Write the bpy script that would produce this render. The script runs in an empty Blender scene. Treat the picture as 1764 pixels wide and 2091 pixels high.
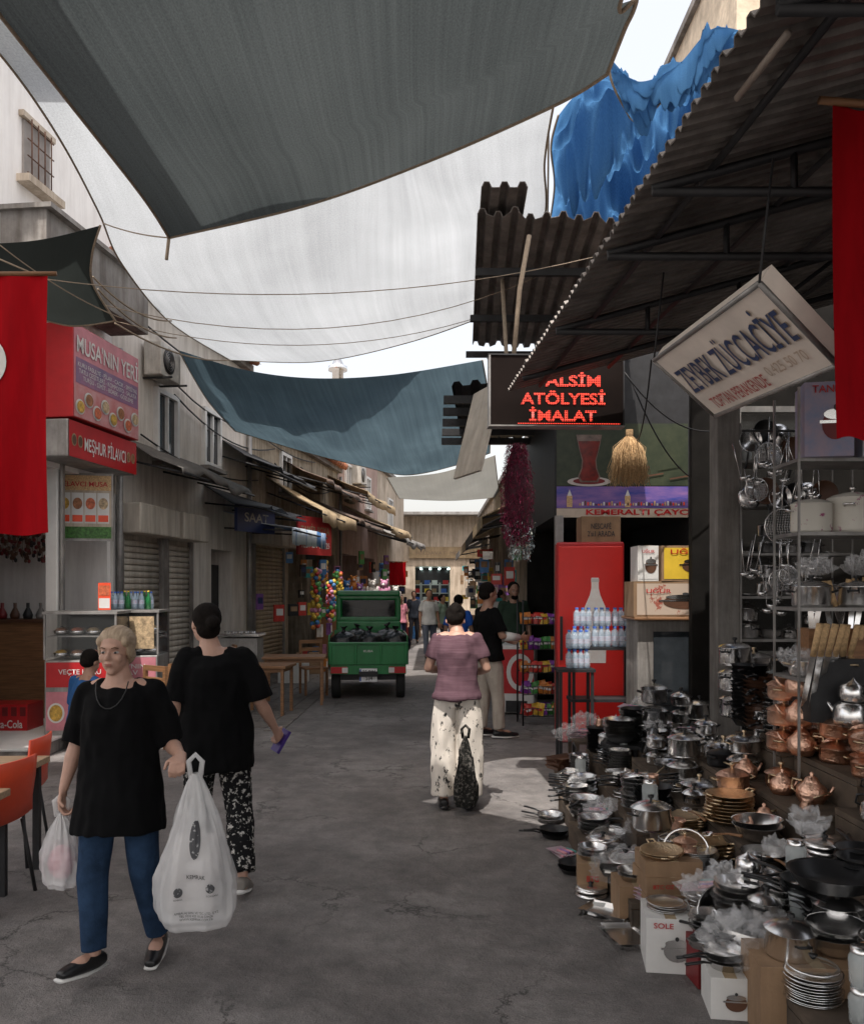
import bpy, math, random, bmesh
from mathutils import Vector, Matrix, noise
from mathutils.bvhtree import BVHTree
R=random.Random(7)
F=1760.0; EYE=1.75
def at(u,v,D):
    "world point for an image pixel, projected out to estimated distance D"
    return Vector(((u-882)/F*D, D, EYE+(1205-v)/F*D))  # u,v are image pixels; distance D is estimated, not measured
def ht(u,v,z):
    D=(z-EYE)*F/(1205-v); return Vector(((u-882)/F*D,D,z))  # image pixel u,v projected to an assumed height z
COL=bpy.context.scene.collection
# ---------------------------------------------------------------- materials
MC={}
def mat(name,c,rough=.6,metal=0.,var=.2,scale=5.,bump=0.,bscale=60.,emit=0.,trans=0.,alpha=1.,st=(1,1,1),c2=None,thr=None,coat=0.,coord='Object',dirt=0):
    if name in MC: return MC[name]
    m=bpy.data.materials.new(name); m.use_nodes=True; N=m.node_tree.nodes; L=m.node_tree.links
    b=N['Principled BSDF']; MC[name]=m
    tc=N.new('ShaderNodeTexCoord'); mp=N.new('ShaderNodeMapping'); mp.inputs['Scale'].default_value=st
    L.new(tc.outputs[coord],mp.inputs['Vector'])
    n=N.new('ShaderNodeTexNoise'); n.inputs['Scale'].default_value=scale; n.inputs['Detail'].default_value=6; n.inputs['Roughness'].default_value=.65
    L.new(mp.outputs[0],n.inputs['Vector'])
    r=N.new('ShaderNodeValToRGB'); L.new(n.outputs['Fac'],r.inputs['Fac'])
    if c2 is None: c2=tuple(min(1,x*(1+var)) for x in c); c1=tuple(x*(1-var) for x in c)
    else: c1=c
    if thr: r.color_ramp.elements[0].position=thr-.02; r.color_ramp.elements[1].position=thr+.02
    else: r.color_ramp.elements[0].position=.3; r.color_ramp.elements[1].position=.7
    r.color_ramp.elements[0].color=(*c1,1); r.color_ramp.elements[1].color=(*c2,1)
    colout=r.outputs[0]
    if dirt:
        m2=N.new('ShaderNodeMapping'); m2.inputs['Scale'].default_value=(5,5,.5); L.new(tc.outputs['Object'],m2.inputs[0])
        n5=N.new('ShaderNodeTexNoise'); n5.inputs['Scale'].default_value=1.3; n5.inputs['Detail'].default_value=9; n5.inputs['Roughness'].default_value=.7; L.new(m2.outputs[0],n5.inputs[0])
        r5=N.new('ShaderNodeValToRGB'); L.new(n5.outputs[0],r5.inputs[0]); r5.color_ramp.elements[0].position=.38; r5.color_ramp.elements[0].color=(.35,.3,.26,1); r5.color_ramp.elements[1].position=.6; r5.color_ramp.elements[1].color=(1,1,1,1)
        mx=N.new('ShaderNodeMixRGB'); mx.blend_type='MULTIPLY'; mx.inputs[0].default_value=dirt; L.new(colout,mx.inputs[1]); L.new(r5.outputs[0],mx.inputs[2]); colout=mx.outputs[0]
    L.new(colout,b.inputs['Base Color'])
    b.inputs['Roughness'].default_value=rough; b.inputs['Metallic'].default_value=metal
    if rough>=.88: b.inputs['Specular IOR Level'].default_value=.12
    b.inputs['Transmission Weight'].default_value=trans; b.inputs['Alpha'].default_value=alpha
    b.inputs['Coat Weight'].default_value=coat
    if emit: 
        L.new(r.outputs[0],b.inputs['Emission Color']); b.inputs['Emission Strength'].default_value=emit
    if bump:
        n2=N.new('ShaderNodeTexNoise'); n2.inputs['Scale'].default_value=bscale; n2.inputs['Detail'].default_value=4; L.new(mp.outputs[0],n2.inputs['Vector'])
        bp=N.new('ShaderNodeBump'); bp.inputs['Strength'].default_value=bump; bp.inputs['Distance'].default_value=.02
        L.new(n2.outputs['Fac'],bp.inputs['Height']); L.new(bp.outputs[0],b.inputs['Normal'])
    return m
def sailmat(name,c,transl,dens=90,c2=None,thin=.0,streak=.45):
    m=bpy.data.materials.new(name); m.use_nodes=True; N=m.node_tree.nodes; L=m.node_tree.links
    out=N['Material Output']; N.remove(N['Principled BSDF'])
    uv=N.new('ShaderNodeUVMap'); mp=N.new('ShaderNodeMapping'); mp.inputs['Scale'].default_value=(dens,1.2,1); L.new(uv.outputs[0],mp.inputs[0])
    n=N.new('ShaderNodeTexNoise'); n.inputs['Scale'].default_value=1; n.inputs['Detail'].default_value=5; n.inputs['Roughness'].default_value=.7; L.new(mp.outputs[0],n.inputs[0])
    n3=N.new('ShaderNodeTexNoise'); n3.inputs['Scale'].default_value=3; n3.inputs['Detail'].default_value=8; L.new(uv.outputs[0],n3.inputs[0])
    n4=N.new('ShaderNodeTexNoise'); n4.inputs['Scale'].default_value=420; n4.inputs['Detail'].default_value=1; L.new(uv.outputs[0],n4.inputs[0])
    a=N.new('ShaderNodeMath'); a.operation='MULTIPLY_ADD'; L.new(n.outputs['Fac'],a.inputs[0]); a.inputs[1].default_value=streak; L.new(n3.outputs['Fac'],a.inputs[2])
    a2=N.new('ShaderNodeMath'); a2.operation='MULTIPLY_ADD'; L.new(n4.outputs['Fac'],a2.inputs[0]); a2.inputs[1].default_value=.6; L.new(a.outputs[0],a2.inputs[2])
    mid=.5+.5*streak+.3
    r=N.new('ShaderNodeValToRGB'); mr=N.new('ShaderNodeMapRange'); mr.inputs['From Min'].default_value=mid-.38; mr.inputs['From Max'].default_value=mid+.38; L.new(a2.outputs[0],mr.inputs[0]); L.new(mr.outputs[0],r.inputs[0])
    r.color_ramp.elements[0].color=(*[x*.8 for x in c],1); r.color_ramp.elements[1].color=(*(c2 or [min(1,x*1.2) for x in c]),1)
    d=N.new('ShaderNodeBsdfDiffuse'); t=N.new('ShaderNodeBsdfTranslucent'); mx=N.new('ShaderNodeMixShader'); mx.inputs[0].default_value=transl
    L.new(r.outputs[0],d.inputs[0]); L.new(r.outputs[0],t.inputs[0]); L.new(d.outputs[0],mx.inputs[1]); L.new(t.outputs[0],mx.inputs[2])
    tp=N.new('ShaderNodeBsdfTransparent'); m2=N.new('ShaderNodeMixShader'); m2.inputs[0].default_value=thin
    L.new(mx.outputs[0],m2.inputs[1]); L.new(tp.outputs[0],m2.inputs[2]); L.new(m2.outputs[0],out.inputs[0])
    return m
def asphalt():
    m=bpy.data.materials.new('asphalt'); m.use_nodes=True; N=m.node_tree.nodes; L=m.node_tree.links; b=N['Principled BSDF']
    tc=N.new('ShaderNodeTexCoord')
    def nz(s,det=6,ro=.6):
        n=N.new('ShaderNodeTexNoise'); n.inputs['Scale'].default_value=s; n.inputs['Detail'].default_value=det; n.inputs['Roughness'].default_value=ro; L.new(tc.outputs['Object'],n.inputs[0]); return n
    big=nz(.8,9,.72); mid=nz(5,7,.75); fine=nz(170,3)
    r=N.new('ShaderNodeValToRGB'); L.new(big.outputs[0],r.inputs[0]); e=r.color_ramp.elements
    e[0].position=.36; e[0].color=(.13,.12,.118,1); e[1].position=.64; e[1].color=(.27,.255,.25,1)
    r2=N.new('ShaderNodeValToRGB'); L.new(mid.outputs[0],r2.inputs[0]); r2.color_ramp.elements[0].position=.36; r2.color_ramp.elements[0].color=(.62,.62,.62,1); r2.color_ramp.elements[1].position=.6; r2.color_ramp.elements[1].color=(1.1,1.08,1.07,1)
    mu=N.new('ShaderNodeMixRGB'); mu.blend_type='MULTIPLY'; mu.inputs[0].default_value=.85; L.new(r.outputs[0],mu.inputs[1]); L.new(r2.outputs[0],mu.inputs[2])
    r3=N.new('ShaderNodeValToRGB'); L.new(fine.outputs[0],r3.inputs[0]); r3.color_ramp.elements[0].position=.3; r3.color_ramp.elements[0].color=(.6,.6,.6,1); r3.color_ramp.elements[1].position=.75; r3.color_ramp.elements[1].color=(1.5,1.48,1.45,1)
    mu2=N.new('ShaderNodeMixRGB'); mu2.blend_type='MULTIPLY'; mu2.inputs[0].default_value=1; L.new(mu.outputs[0],mu2.inputs[1]); L.new(r3.outputs[0],mu2.inputs[2])
    wn=nz(1.6,9,.7); add=N.new('ShaderNodeMixRGB'); add.blend_type='ADD'; add.inputs[0].default_value=.9; L.new(tc.outputs['Object'],add.inputs[1]); L.new(wn.outputs['Color'],add.inputs[2])
    vo=N.new('ShaderNodeTexVoronoi'); vo.feature='DISTANCE_TO_EDGE'; vo.inputs['Scale'].default_value=.85; L.new(add.outputs[0],vo.inputs[0])
    cr=N.new('ShaderNodeValToRGB'); L.new(vo.outputs[0],cr.inputs[0]); cr.color_ramp.elements[0].position=.003; cr.color_ramp.elements[0].color=(.3,.3,.3,1); cr.color_ramp.elements[1].position=.013; cr.color_ramp.elements[1].color=(1,1,1,1)
    mk=nz(.8,2); mr=N.new('ShaderNodeMapRange'); mr.inputs[1].default_value=.45; mr.inputs[2].default_value=.58; L.new(mk.outputs[0],mr.inputs[0])
    mu3=N.new('ShaderNodeMixRGB'); mu3.blend_type='MULTIPLY'; L.new(mr.outputs[0],mu3.inputs[0]); L.new(mu2.outputs[0],mu3.inputs[1]); L.new(cr.outputs[0],mu3.inputs[2])
    L.new(mu3.outputs[0],b.inputs['Base Color'])
    rr=N.new('ShaderNodeMapRange'); rr.inputs[3].default_value=.5; rr.inputs[4].default_value=.95; L.new(mid.outputs[0],rr.inputs[0]); L.new(rr.outputs[0],b.inputs['Roughness'])
    bp=N.new('ShaderNodeBump'); bp.inputs['Strength'].default_value=.5; bp.inputs['Distance'].default_value=.012; L.new(fine.outputs[0],bp.inputs['Height'])
    bp2=N.new('ShaderNodeBump'); bp2.inputs['Strength'].default_value=.6; bp2.inputs['Distance'].default_value=.09; L.new(mid.outputs[0],bp2.inputs['Height']); L.new(bp.outputs[0],bp2.inputs['Normal'])
    L.new(bp2.outputs[0],b.inputs['Normal']); return m
def ledmat():
    m=bpy.data.materials.new('led_red'); m.use_nodes=True; N=m.node_tree.nodes; L=m.node_tree.links; b=N['Principled BSDF']
    b.inputs['Base Color'].default_value=(.1,.004,.002,1)
    tc=N.new('ShaderNodeTexCoord'); f=N.new('ShaderNodeVectorMath'); f.operation='SCALE'; f.inputs['Scale'].default_value=52; L.new(tc.outputs['Object'],f.inputs[0])
    g=N.new('ShaderNodeVectorMath'); g.operation='FRACTION'; L.new(f.outputs[0],g.inputs[0])
    h=N.new('ShaderNodeVectorMath'); h.operation='SUBTRACT'; h.inputs[1].default_value=(.5,.5,.5); L.new(g.outputs[0],h.inputs[0])
    k=N.new('ShaderNodeVectorMath'); k.operation='MULTIPLY'; k.inputs[1].default_value=(1,0,1); L.new(h.outputs[0],k.inputs[0])
    l=N.new('ShaderNodeVectorMath'); l.operation='LENGTH'; L.new(k.outputs[0],l.inputs[0])
    mr=N.new('ShaderNodeMapRange'); mr.inputs[1].default_value=.28; mr.inputs[2].default_value=.48; mr.inputs[3].default_value=2.0; mr.inputs[4].default_value=.12; L.new(l.outputs['Value'],mr.inputs[0])
    b.inputs['Emission Color'].default_value=(1,.07,.04,1); L.new(mr.outputs[0],b.inputs['Emission Strength']); return m
# ---------------------------------------------------------------- mesh builder
class M:
    def __init__(s): s.v=[];s.f=[];s.mi=[];s.ms=[];s.sm=[];s.uv=None
    def k(s,m):
        if m not in s.ms: s.ms.append(m)
        return s.ms.index(m)
    def add(s,vs,fs,m,sm=False,T=None):
        o=len(s.v); i=s.k(m)
        for p in vs:
            p=Vector(p); s.v.append(T@p if T else p)
        for f in fs: s.f.append([a+o for a in f]); s.mi.append(i); s.sm.append(sm)
        return s
    def box(s,c,d,m,T=None,rz=0):
        x,y,z=d[0]/2,d[1]/2,d[2]/2; c=Vector(c)
        vs=[Vector((a*x,b*y,e*z)) for a in(-1,1) for b in(-1,1) for e in(-1,1)]
        if rz: q=Matrix.Rotation(rz,3,'Z'); vs=[q@p for p in vs]
        return s.add([p+c for p in vs],[(0,1,3,2),(4,6,7,5),(0,4,5,1),(2,3,7,6),(0,2,6,4),(1,5,7,3)],m,False,T)
    def tube(s,pts,r,m,n=8,side=None,sm=True,cap=True):
        pts=[Vector(p) for p in pts]; k=len(pts)
        if not isinstance(r,(list,)): r=[r]*k
        r=[(a,a) if not isinstance(a,tuple) else a for a in r]; vs=[]; fs=[]; ps=None
        for i,p in enumerate(pts):
            t=(pts[min(i+1,k-1)]-pts[max(i-1,0)]); t=t.normalized() if t.length>1e-9 else Vector((0,0,1))
            u=Vector(side) if side is not None else (ps if ps is not None else (Vector((0,0,1)) if abs(t.z)<.9 else Vector((1,0,0))))
            u=u-t*u.dot(t)
            if u.length<1e-5: u=t.orthogonal()
            u.normalize(); w=t.cross(u); 
            if side is None: ps=u
            for j in range(n):
                a=2*math.pi*j/n; vs.append(p+u*math.cos(a)*r[i][0]+w*math.sin(a)*r[i][1])
        for i in range(k-1):
            for j in range(n): a=i*n+j; b=i*n+(j+1)%n; fs.append((a,b,b+n,a+n))
        if cap: fs.append(tuple(range(n))[::-1]); fs.append(tuple((k-1)*n+j for j in range(n)))
        return s.add(vs,fs,m,sm)
    def ell(s,c,r,m,n=14,rot=None,T=None):
        c=Vector(c); vs=[]; fs=[]; h=n//2
        q=rot or Matrix.Identity(3)
        vs.append(Vector((0,0,-r[2])))
        for i in range(1,h):
            a=-math.pi/2+math.pi*i/h
            for j in range(n): b=2*math.pi*j/n; vs.append(Vector((r[0]*math.cos(a)*math.cos(b),r[1]*math.cos(a)*math.sin(b),r[2]*math.sin(a))))
        vs.append(Vector((0,0,r[2]))); e=len(vs)-1
        for j in range(n): fs.append((0,1+(j+1)%n,1+j)); fs.append((e,e-n+j,e-n+(j+1)%n))
        for i in range(h-2):
            for j in range(n): a=1+i*n+j; b=1+i*n+(j+1)%n; fs.append((a,b,b+n,a+n))
        return s.add([q@p+c for p in vs],fs,m,True,T)
    def lathe(s,prof,m,n=24,c=(0,0,0),sm=True):
        c=Vector(c); vs=[]; fs=[]
        for r,z in prof:
            for j in range(n): a=2*math.pi*j/n; vs.append(c+Vector((r*math.cos(a),r*math.sin(a),z)))
        for i in range(len(prof)-1):
            for j in range(n): a=i*n+j; b=i*n+(j+1)%n; fs.append((a,b,b+n,a+n))
        return s.add(vs,fs,m,sm)
    def disc(s,c,rx,rz,m,n=20,y=None):
        return s.add([Vector((c[0]+rx*math.cos(2*math.pi*j/n),c[1],c[2]+rz*math.sin(2*math.pi*j/n))) for j in range(n)],[tuple(range(n))],m)
    def poly(s,pts,m): return s.add(pts,[tuple(range(len(pts)))],m)
    def panel(s,x0,x1,z0,z1,y,m): return s.poly([(x0,y,z0),(x1,y,z0),(x1,y,z1),(x0,y,z1)],m)
    def mesh(s,name,norm=True):
        me=bpy.data.meshes.new(name); me.from_pydata([tuple(p) for p in s.v],[],s.f)
        for m in s.ms: me.materials.append(m)
        me.polygons.foreach_set('material_index',s.mi); me.polygons.foreach_set('use_smooth',s.sm)
        if s.uv:
            l=me.uv_layers.new(name='UVMap')
            for lp in me.loops: l.data[lp.index].uv=s.uv[lp.vertex_index]
        if norm:
            b=bmesh.new(); b.from_mesh(me); bmesh.ops.recalc_face_normals(b,faces=b.faces); b.to_mesh(me); b.free()
        me.update(); return me
def props(o,label,cat,group=None,kind=None):
    if label:o['label']=label
    if cat:o['category']=cat
    if group:o['group']=group
    if kind:o['kind']=kind
def thing(name,label,cat,loc=(0,0,0),rz=0,group=None,rot=None,s=1):
    o=bpy.data.objects.new(name,None); o.empty_display_size=.1; COL.objects.link(o); o.location=loc
    o.rotation_euler=rot if rot else (0,0,rz); o.scale=(s,s,s); props(o,label,cat,group); return o
def obj(m,name,par=None,label=None,cat=None,loc=(0,0,0),rz=0,group=None,kind=None,bev=0,me=None,rot=None,s=1):
    me=me or (m.mesh(name) if isinstance(m,M) else m); o=bpy.data.objects.new(name,me); COL.objects.link(o)
    if par: o.parent=par
    o.location=loc; o.rotation_euler=rot if rot else (0,0,rz); o.scale=(s,s,s); props(o,label,cat,group,kind)
    if bev:
        b=o.modifiers.new('b','BEVEL'); b.width=bev; b.segments=2; b.limit_method='ANGLE'
    return o
def proto(name,cat,label,parts,group): return dict(n=name,c=cat,l=label,g=group,p=[(a,b.mesh(a)) for a,b in parts])
def put(p,loc,rz=0,s=1,label=None,rot=None):
    if len(p['p'])==1: return obj(None,p['n'],None,label or p['l'],p['c'],loc,rz,p['g'],me=p['p'][0][1],rot=rot,s=s)
    e=thing(p['n'],label or p['l'],p['c'],loc,rz,p['g'],rot,s)
    for a,me in p['p']: obj(None,a,e,me=me)
    return e
def text(par,s,c,w,h,m,name='lettering',bold=.012,T=None,label=None,sp=1.0):
    cu=bpy.data.curves.new('t','FONT'); cu.body=s; cu.align_x='CENTER'; cu.align_y='CENTER'; cu.size=1; cu.offset=bold; cu.resolution_u=3; cu.space_line=sp
    o=bpy.data.objects.new('t',cu); COL.objects.link(o); dg=bpy.context.evaluated_depsgraph_get(); dg.update()
    me=bpy.data.meshes.new_from_object(o.evaluated_get(dg)); bpy.data.objects.remove(o)
    xs=[v.co.x for v in me.vertices]; ys=[v.co.y for v in me.vertices]
    if not xs: return None
    x0,x1,y0,y1=min(xs),max(xs),min(ys),max(ys); sx=w/(x1-x0); sy=(h/(y1-y0)) if h else sx
    for v in me.vertices:
        p=Vector(((v.co.x-(x0+x1)/2)*sx+c[0],c[1],(v.co.y-(y0+y1)/2)*sy+c[2])); v.co=T@p if T else p
    me.materials.clear(); me.materials.append(m); me.name=name
    o=bpy.data.objects.new(name,me); COL.objects.link(o); o.parent=par
    if label:o['label']=label
    return o
def finish(m,name,voxel,mt,smooth=4,amp=0,fr=(14,14,5)):
    me=m.mesh('tmp'); o=bpy.data.objects.new('tmp',me); COL.objects.link(o)
    a=o.modifiers.new('r','REMESH'); a.mode='VOXEL'; a.voxel_size=voxel; a.use_smooth_shade=True
    if smooth: b=o.modifiers.new('s','SMOOTH'); b.factor=.5; b.iterations=smooth
    dg=bpy.context.evaluated_depsgraph_get(); dg.update(); r=bpy.data.meshes.new_from_object(o.evaluated_get(dg)); bpy.data.objects.remove(o)
    if amp:
        ns=[v.normal.copy() for v in r.vertices]; off=R.random()*50
        for v,n in zip(r.vertices,ns):
            q=Vector((v.co.x*fr[0]+off,v.co.y*fr[1],v.co.z*fr[2])); w=noise.noise(q)+.5*noise.noise(q*2.3)
            v.co+=n*amp*w
    r.materials.clear(); r.materials.append(mt); r.name=name
    r.polygons.foreach_set('use_smooth',[True]*len(r.polygons)); r.update(); return r
# ---------------------------------------------------------------- palette
skinA=mat('skin_light',(.46,.27,.2),.5,var=.08,scale=20); skinB=mat('skin_tan',(.34,.19,.13),.5,var=.08,scale=20)
black=mat('black_cloth',(.0045,.0045,.005),.95,var=.2,scale=20); blackp=mat('black_plastic',(.012,.012,.013),.35,var=.3)
iron=mat('black_steel',(.018,.018,.02),.6,var=.4,scale=9); steel=mat('stainless_steel',(.84,.83,.82),.24,1,var=.08,scale=4)
copper=mat('copper_metal',(.85,.52,.38),.28,1,var=.2,scale=9,bump=.4,bscale=60); brass=mat('brass_metal',(.72,.56,.37),.3,1,var=.25,scale=9,bump=.4,bscale=60)
alum=mat('galvanised_sheet',(.35,.34,.33),.5,.6,var=.3,scale=4,dirt=.4); card=mat('brown_cardboard',(.3,.19,.11),.85,var=.15,scale=5,bump=.1,dirt=.3)
white=mat('white_paint',(.65,.64,.62),.55,var=.08); cream=mat('cream_plaster',(.55,.47,.38),.9,var=.25,scale=1.3,bump=.3,bscale=9,dirt=.6)
whitewall=mat('whitewashed_plaster',(.76,.71,.65),.9,var=.12,scale=.8,bump=.3,bscale=7,dirt=.4); greywall=mat('grey_concrete',(.26,.245,.23),.9,var=.4,scale=1.6,bump=.3,bscale=14,dirt=.6)
tallwall=mat('tall_white_plaster',(.88,.85,.82),.9,var=.08,scale=.8,bump=.3,bscale=7,dirt=.2)
pink=mat('pink_plaster',(.45,.33,.29),.9,var=.25,scale=1.5,dirt=.5); ochre=mat('stained_ochre_plaster',(.42,.36,.28),.9,var=.45,scale=1.4,bump=.4,bscale=8,dirt=.8)
red=mat('red_paint',(.45,.01,.014),.4,var=.15,scale=3); redf=mat('red_flag_cloth',(.3,.002,.006),.9,var=.2,scale=2,st=(6,6,1)); dred=mat('dark_red',(.16,.01,.012),.5)
yellow=mat('yellow_print',(.7,.47,.04),.5,var=.1); blue=mat('blue_print',(.03,.1,.4),.5,var=.2); navy=mat('navy_print',(.02,.03,.1),.5); greenp=mat('truck_green',(.013,.19,.052),.35,var=.15,scale=3,coat=.3,dirt=.3)
orange=mat('orange_plastic',(.8,.085,.03),.4,var=.08); wood=mat('varnished_wood',(.24,.12,.055),.5,var=.35,scale=4,st=(1,14,14)); oak=mat('light_wood_top',(.46,.32,.2),.5,var=.3,scale=3,st=(1,16,16))
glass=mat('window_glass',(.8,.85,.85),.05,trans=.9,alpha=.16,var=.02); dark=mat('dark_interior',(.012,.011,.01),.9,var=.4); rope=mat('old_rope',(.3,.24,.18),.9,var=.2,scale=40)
shut=mat('beige_shutter',(.55,.5,.43),.6,.1,var=.2,scale=2.5,st=(1,1,.3),dirt=.5); tan=mat('tan_canvas',(.4,.31,.2),.9,var=.25,scale=3,dirt=.4); rubber=mat('tyre_rubber',(.015,.015,.015),.8)
plast=mat('clear_plastic_film',(.9,.9,.92),.1,alpha=.16,var=.1,bump=.8,bscale=25); bagw=mat('white_plastic_bag',(.86,.85,.85),.3,alpha=.42,var=.06,bump=.7,bscale=9)
ink=mat('black_ink',(.03,.03,.032),.6); rust=mat('rusty_steel',(.14,.075,.05),.8,.3,var=.5,scale=6); tile=mat('clay_roof_tiles',(.35,.15,.09),.9,var=.4,scale=5); pane=mat('dark_window_pane',(.03,.035,.04),.1,var=.3)
teal=mat('teal_print',(.1,.3,.28),.5); pinkp=mat('pink_print',(.62,.28,.33),.5); brown=mat('brown_print',(.1,.045,.025),.5); sand=mat('straw',(.55,.37,.2),.9,var=.4,scale=60)
darkcloth=mat('table_cloth',(.06,.05,.042),.9,c2=(.16,.12,.09),scale=3); faded=mat('faded_rose_print',(.55,.2,.24),.5,var=.2,scale=4)
# ---------------------------------------------------------------- world, sun, camera
sc=bpy.context.scene; w=bpy.data.worlds.new('World'); sc.world=w; w.use_nodes=True
sv=Vector((-.12,-.45,1)).normalized(); el=math.asin(sv.z); az=math.atan2(sv.x,sv.y)
WN=w.node_tree.nodes; WL=w.node_tree.links
sk=WN.new('ShaderNodeTexSky'); sk.sky_type='NISHITA'; sk.sun_disc=False; sk.sun_elevation=el; sk.sun_rotation=az; sk.dust_density=8; sk.air_density=1.2; sk.ozone_density=.5
hz=WN.new('ShaderNodeMixRGB'); hz.blend_type='ADD'; hz.inputs[0].default_value=1; hz.inputs[2].default_value=(4.9,4.75,4.6,1); WL.new(sk.outputs[0],hz.inputs[1])
bg=WN['Background']; bg.inputs[1].default_value=.15; WL.new(hz.outputs[0],bg.inputs[0])
l=bpy.data.lights.new('sun','SUN'); l.energy=5; l.angle=math.radians(.5); l.color=(1,.95,.89); lo=bpy.data.objects.new('sun',l); COL.objects.link(lo); lo.rotation_euler=sv.to_track_quat('Z','Y').to_euler()
cam=bpy.data.cameras.new('camera'); co=bpy.data.objects.new('camera',cam); COL.objects.link(co); co.location=(0,0,EYE); co.rotation_euler=(math.pi/2,0,0)
cam.sensor_fit='HORIZONTAL'; cam.sensor_width=36; cam.lens=36*1760/1764; cam.shift_y=.0904; cam.clip_end=2000; cam.clip_start=.05; sc.camera=co
sc.view_settings.view_transform='Standard'; sc.view_settings.look='None'; sc.view_settings.exposure=0
# ---------------------------------------------------------------- ground
g=M(); g.poly([(-300,-300,0),(300,-300,0),(300,300,0),(-300,300,0)],asphalt()); obj(g,'ground',kind='structure')
cob=mat('cobble_pavers',(.1,.09,.085),.85,c2=(.19,.175,.16),scale=9,bump=.6,bscale=30)
g=M(); 
for i in range(34):
    for j in range(9):
        y=10.9+i*.5; xl=-5.4+.12*y; xr=-1.95+.01*y; wd=(xr-xl)/9
        g.box((xl+wd*(j+.5),y+(.25 if j%2 else 0),.006),(wd*.95,.47,.012),cob)
obj(g,'pavement',kind='structure')
g=M(); g.box((-5.6,9.9,.07),(3.1,2.6,.14),greywall); g.box((-5.6,9.88,.15),(3.14,2.6,.03),white); obj(g,'pavement',kind='structure',bev=.01)
# ---------------------------------------------------------------- facade helpers
LR=math.atan2(.993,.119)
def lf(D,out=0,z=0): return Vector((-5.5+.12*D+out*.993,D-out*.119,z))
def wallbuild(name,label,D0,D1,H,mt,windows=(),depth=5,roof=None,openings=()):
    L=(D1-D0)*1.007; t=thing(name,label,'building',lf(D0),LR)
    m=M(); ops=sorted(openings); xs=0; zt=max([o[2] for o in ops],default=0)
    if ops:
        for a,b,h in ops:
            if a>xs: m.box(((xs+a)/2,depth/2,zt/2),(a-xs,depth,zt),mt)
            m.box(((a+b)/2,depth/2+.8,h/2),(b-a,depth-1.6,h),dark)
            if h<zt: m.box(((a+b)/2,depth/2,(h+zt)/2),(b-a,depth,zt-h),mt)
            xs=b
        if xs<L: m.box(((xs+L)/2,depth/2,zt/2),(L-xs,depth,zt),mt)
        m.box((L/2,depth/2,(zt+H)/2),(L,depth,H-zt),mt)
    else: m.box((L/2,depth/2,H/2),(L,depth,H),mt)
    obj(m,'wall',t)
    m=M(); m.box((L/2,-.06+depth/2,H+.06),(L+.05,depth+.16,.12),greywall); obj(m,'cornice',t)
    if roof:
        m=M(); 
        for k in range(int(L/.22)+1): m.tube([(k*.22,-.3,H+.14),(k*.22,2.6,H+1.1)],.085,roof,6)
        m.poly([(0,-.3,H+.13),(L,-.3,H+.13),(L,2.6,H+1.08),(0,2.6,H+1.08)],roof); obj(m,'roof',t)
    for (x,z,ww,hh) in windows:
        e=thing('window',None,None); e.parent=t
        m=M(); 
        for dx in(-ww/2,ww/2): m.box((x+dx,-.03,z),(.07,.08,hh+.07),white)
        for dz in(-hh/2,hh/2): m.box((x,-.03,z+dz),(ww-.07,.08,.07),white)
        m.box((x,-.03,z),(.04,.06,hh-.07),white); obj(m,'frame',e)
        m=M(); m.box((x,-.006,z),(ww-.07,.012,hh-.07),pane); obj(m,'pane',e)
        m=M(); m.box((x,-.07,z-hh/2-.07),(ww+.16,.16,.06),greywall); obj(m,'sill',e)
    return t
def shutter(D,w,h,mt,label,z=.05,box=shut):
    t=thing('roller_shutter',label,'roller shutter',lf(D,.03),LR,'roller shutters of closed shops')
    m=M(); n=int(h/.085)
    for i in range(n): m.tube([(0,0,z+.0425+i*.085),(w,0,z+.0425+i*.085)],[(.04,.02)]*2,mt,8,side=(0,0,1))
    m.box((w/2,.025,z+h/2),(w,.02,h),mt); obj(m,'slat_curtain',t)
    for x in(-.03,w+.03): m=M(); m.box((x,-.01,z+h/2),(.06,.1,h),greywall); obj(m,'guide_rail',t)
    m=M(); m.box((w/2,-.14,z+h+.2),(w+.12,.36,.4),box); obj(m,'shutter_box',t,bev=.02)
wallbuild('house','tall whitewashed plaster house with barred window',6.4,11.2,10.5,tallwall,openings=[(2.3,4.7,3.15)])
t=thing('barred_window','small window with rusty iron bars in white plaster wall','window',lf(9.2,.02,6.5),LR)
m=M(); m.box((.28,.02,0),(.5,.05,.6),mat('window_recess',(.3,.27,.25),.8)); obj(m,'pane',t)
m=M(); 
for i in range(4): m.tube([(.09+i*.125,-.06,-.32),(.09+i*.125,-.06,.32)],.008,rust,5)
for i in range(4): m.tube([(.03,-.05,-.27+i*.18),(.53,-.05,-.27+i*.18)],.008,rust,5)
obj(m,'grille',t)
m=M(); m.box((.28,-.05,-.37),(.7,.16,.08),cream); obj(m,'sill',t); m=M(); m.box((.28,0,.34),(.62,.08,.06),cream); obj(m,'lintel',t)
m=M(); m.box((1.2,-.02,0),(2.3,.5,.6),greywall); m.box((1.2,-.05,.32),(2.4,.6,.05),greywall); obj(m,'parapet_wall',None,'stained grey concrete parapet wall above shops','wall',lf(8.7,.3,5.3),LR)
wallbuild('shop_building','two storey dirty white shop building with shutters',11.2,16.4,5.9,whitewall,windows=[(1.6,4.15,.7,1.0),(3.4,4.3,.7,.9)],roof=tile,openings=[(3.45,4.45,2.45)])
wallbuild('shop_building','old ochre plaster shop building with tiled roof',16.4,24,5.0,ochre,windows=[(2.5,4.3,.7,.8)],roof=tile,openings=[(2.8,4.4,2.7),(4.9,7.2,2.7)])
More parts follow.
